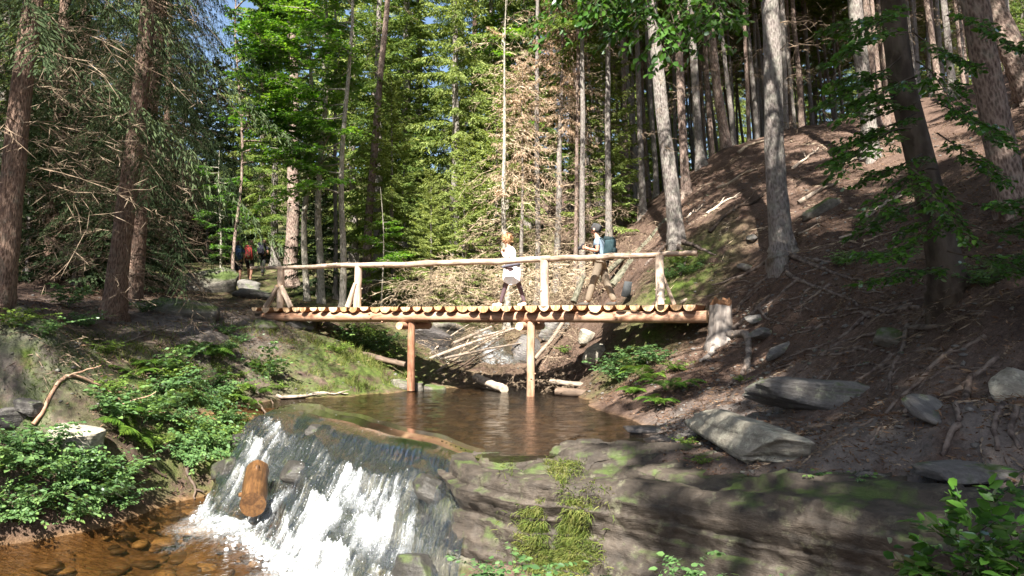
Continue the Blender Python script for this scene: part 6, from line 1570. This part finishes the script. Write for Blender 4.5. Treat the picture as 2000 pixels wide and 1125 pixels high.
    if skirt is not None:
        # jacket tied round the hips, hanging behind and in front
        a = np.linspace(0, 2 * np.pi, 40, endpoint=False); P = np.array(j['pel'][:3]); r = np.random.default_rng(2)
        zz = np.array([.06, .0, -.10, -.20, -.30, -.37]) * s; rad = np.array([.168, .185, .205, .215, .222, .22]) * s
        V = np.stack([np.stack([P[0] + rr * np.cos(a) * 1.05 * (1 + .05 * np.sin(a * 7 + k)), P[1] + rr * np.sin(a) * .9 * (1 + .05 * np.sin(a * 7 + k)), np.full(40, P[2] + z_) + (.06 * s * np.sin(a * 2 + 1) if k == 5 else 0)], -1) for k, (z_, rr) in enumerate(zip(zz, rad))])
        i = np.arange(5)[:, None] * 40; q = np.arange(40)[None]; q2 = (q + 1) % 40
        F = np.stack([i + q, i + q2, i + 40 + q2, i + 40 + q], -1).reshape(-1, 4)[:, ::-1]
        add('tied_jacket', mesh_np('tied_jacket', V.reshape(-1, 3), F, True, m_plain('white_cloth', skirt, 0.85, 0.08)), o)
        mb = MB(); b = np.linspace(0, 2 * np.pi, 30)
        tube(mb, np.stack([P[0] + .182 * s * np.cos(b), P[1] + .172 * s * np.sin(b), P[2] + .05 * s + .035 * s * np.cos(b)], -1), .036 * s, 8, caps=False)
        mb.build('jacket_sleeves', [m_plain('slate_sleeves', band, 0.85)], o, True)
        blobm('sleeve_knot', P + np.array([-.21, -.03, .03]) * s, (.09 * s, .09 * s, .07 * s), m_plain('slate_knot', band, 0.85), o, 0.1, 0.2, 3, sub=2)
    return o
def on_bridge(px, y):
    x = bridge_x(px)
    # correct for the depth across the deck
    for _ in range(4):
        P = BL + BU * x + np.array([-BU[1], BU[0]]) * y
        x += ((px - 1000) / FPX - P[0] / P[1]) * P[1]
    P = BL + BU * x + np.array([-BU[1], BU[0]]) * y
    return (float(P[0]), float(P[1]), ZD - 0.004)
pm_ = on_bridge(1174, 0.62)
man = person(pm_, BYAW, 'man in blue grey shirt and khaki trousers walking left on the bridge', 1.90, dict(ht=(-.105, 0, 1.715, .072), wl=(-.26, -.15, 1.235, .031), hl_=(-.33, -.11, 1.26, .036), wr=(-.26, .15, 1.235, .031), hr_=(-.33, .10, 1.26, .036)), hair=(0.05, 0.05, 0.052))
pw_ = on_bridge(1000, 0.62)
woman = person(pw_, BYAW, 'ginger-haired woman in white with a jacket tied round her waist walking left', 1.74,
               dict(hl=(-.15, 0, 1.575, .066), hm=(-.165, 0, 1.64, .09), ht=(-.15, 0, 1.70, .07), nose=(-.25, 0, 1.60, .015), nk=(-.105, 0, 1.525, .048), wl=(-.19, -.16, 1.30, .028), hl_=(-.23, -.10, 1.36, .032), wr=(-.19, .16, 1.30, .028), hr_=(-.23, .10, 1.36, .032), che=(-.045, 0, 1.33, .13), pel=(0, 0, .95, .135),
                    kr=(.16, .09, .50, .058), ar=(.30, .09, .12, .038), tr=(.16, .1, .035, .03), kl=(-.14, -.09, .5, .058), al=(-.27, -.09, .10, .038)),
               shirt=(0.78, 0.76, 0.75), pants=(0.075, 0.05, 0.06), shoes=(0.6, 0.58, 0.56), hair=(0.30, 0.18, 0.10), hairkind='bun', sleeve=1.5, skirt=(0.78, 0.76, 0.76), band=(0.09, 0.09, 0.12))
def backpack(parent, c, dims, col, label, strap=True, rot=0.0, world=True):
    """a worn pack: body, pocket and straps; a thing of its own at the wearer's back"""
    mw = Matrix.Translation(parent.location) @ Matrix.Rotation(parent.rotation_euler.z, 4, 'Z')
    o = empty('backpack', (mw @ Vector(c)), parent.rotation_euler.z); tag(o, label, 'backpack', None, 'thing')
    m = m_plain('pack_cloth', col, 0.8, 0.15, scale=18); m2 = m_plain('pack_trim', [v * .45 for v in col], 0.8)
    blobm('pack_body', (0, 0, 0), dims, m, o, 0.05, 0.5, 2, (0, rot, 0))
    blobm('pocket', (dims[0] * .38, 0, -dims[2] * .16), (dims[0] * .55, dims[1] * .75, dims[2] * .45), m2, o, 0.04, 0.5, 3, (0, rot, 0))
    blobm('lid', (dims[0] * .0, 0, dims[2] * .44), (dims[0] * 1.02, dims[1] * .95, dims[2] * .22), m2, o, 0.05, 0.4, 4, (0, rot, 0))
    if strap:
        for sg in (-1, 1):
            mb = MB(); y = sg * .115
            tube(mb, np.array([(-.05, y, .16), (-.17, y * 1.15, .245), (-.30, y * 1.2, .19), (-.335, y * 1.25, .05), (-.25, y * 1.5, -.12), (-.06, y * 1.4, -.18)]), .02, 6); mb.build('strap', [m2], o, True)
    return o
backpack(man, (.21, 0, 1.31), (.24, .32, .52), (0.022, 0.05, 0.06), 'teal backpack on the back of the man on the bridge', True, 0.12)
mw = Matrix.Translation(man.location) @ Matrix.Rotation(BYAW, 4, 'Z')
co = empty('camera_in_hands', mw @ Vector((-.42, 0, 1.37)), BYAW); tag(co, 'black camera held in front of the chest of the man', 'camera', None, 'thing')
blobm('camera_body', (0, 0, 0), (.09, .16, .11), M['dark'], co, 0.01, 0.7, 1, sub=3)
mb = MB(); tube(mb, np.array([(-.03, 0, 0), (-.10, 0, -.02), (-.13, 0, -.03)]), [.042, .042, .038], 14); mb.build('lens', [M['dark']], co, True)
blobm('viewfinder', (0, 0, .065), (.05, .06, .05), M['dark'], co, 0.01, 0.6, 2, sub=2)
mw = Matrix.Translation(woman.location) @ Matrix.Rotation(BYAW, 4, 'Z')
po = empty('phone', mw @ Vector((-.29, -.02, 1.38)), BYAW); tag(po, 'dark phone in the raised hands of the woman', 'phone', None, 'thing')
blobm('phone_case', (0, 0, 0), (.012, .075, .15), M['dark'], po, 0.0, 0.85, 1, (0, -.5, 0), sub=3)
# hikers on the path beyond the left bridge end, seen from behind
ppx = [(464, 30.5, 1.75), (487, 32.5, 1.78), (512, 36, 1.7)]
walk = dict(el=(.02, -.25, 1.14, .044), er=(.0, .25, 1.14, .044), wl=(-.12, -.27, .95, .031), wr=(-.2, .2, 1.1, .031), hl_=(-.15, -.27, .88, .036), hr_=(-.26, .2, 1.12, .036))
for k, (px, Y, H) in enumerate(ppx):
    X = (px - 1000) / FPX * Y; lb = ('hiker in navy with a blue pack walking away on the left path', 'hiker in a green top with a red pack walking away beside the one in navy', 'hiker in dark clothes farthest up the left path')[k]
    h = person((X, Y, gz(X, Y)), -math.pi / 2 + 0.25 - 0.15 * k, lb, H, walk, shirt=((0.02, 0.03, 0.09), (0.13, 0.38, 0.04), (0.02, 0.02, 0.03))[k], pants=((0.015, 0.015, 0.02), (0.03, 0.025, 0.025), (0.02, 0.02, 0.02))[k], legs=(0.85, 0.85, 1.0)[k], hair=(0.06, 0.04, 0.03), cap=((0.03, 0.06, 0.25), False, (0.03, 0.02, 0.03))[k])
    backpack(h, (.21, 0, 1.25), (.26, .32, .55), ((0.03, 0.07, 0.16), (0.28, 0.03, 0.03), (0.03, 0.03, 0.05))[k], ('blue pack of the hiker in navy', 'red pack of the hiker in the green top', 'dark pack of the farthest hiker')[k])
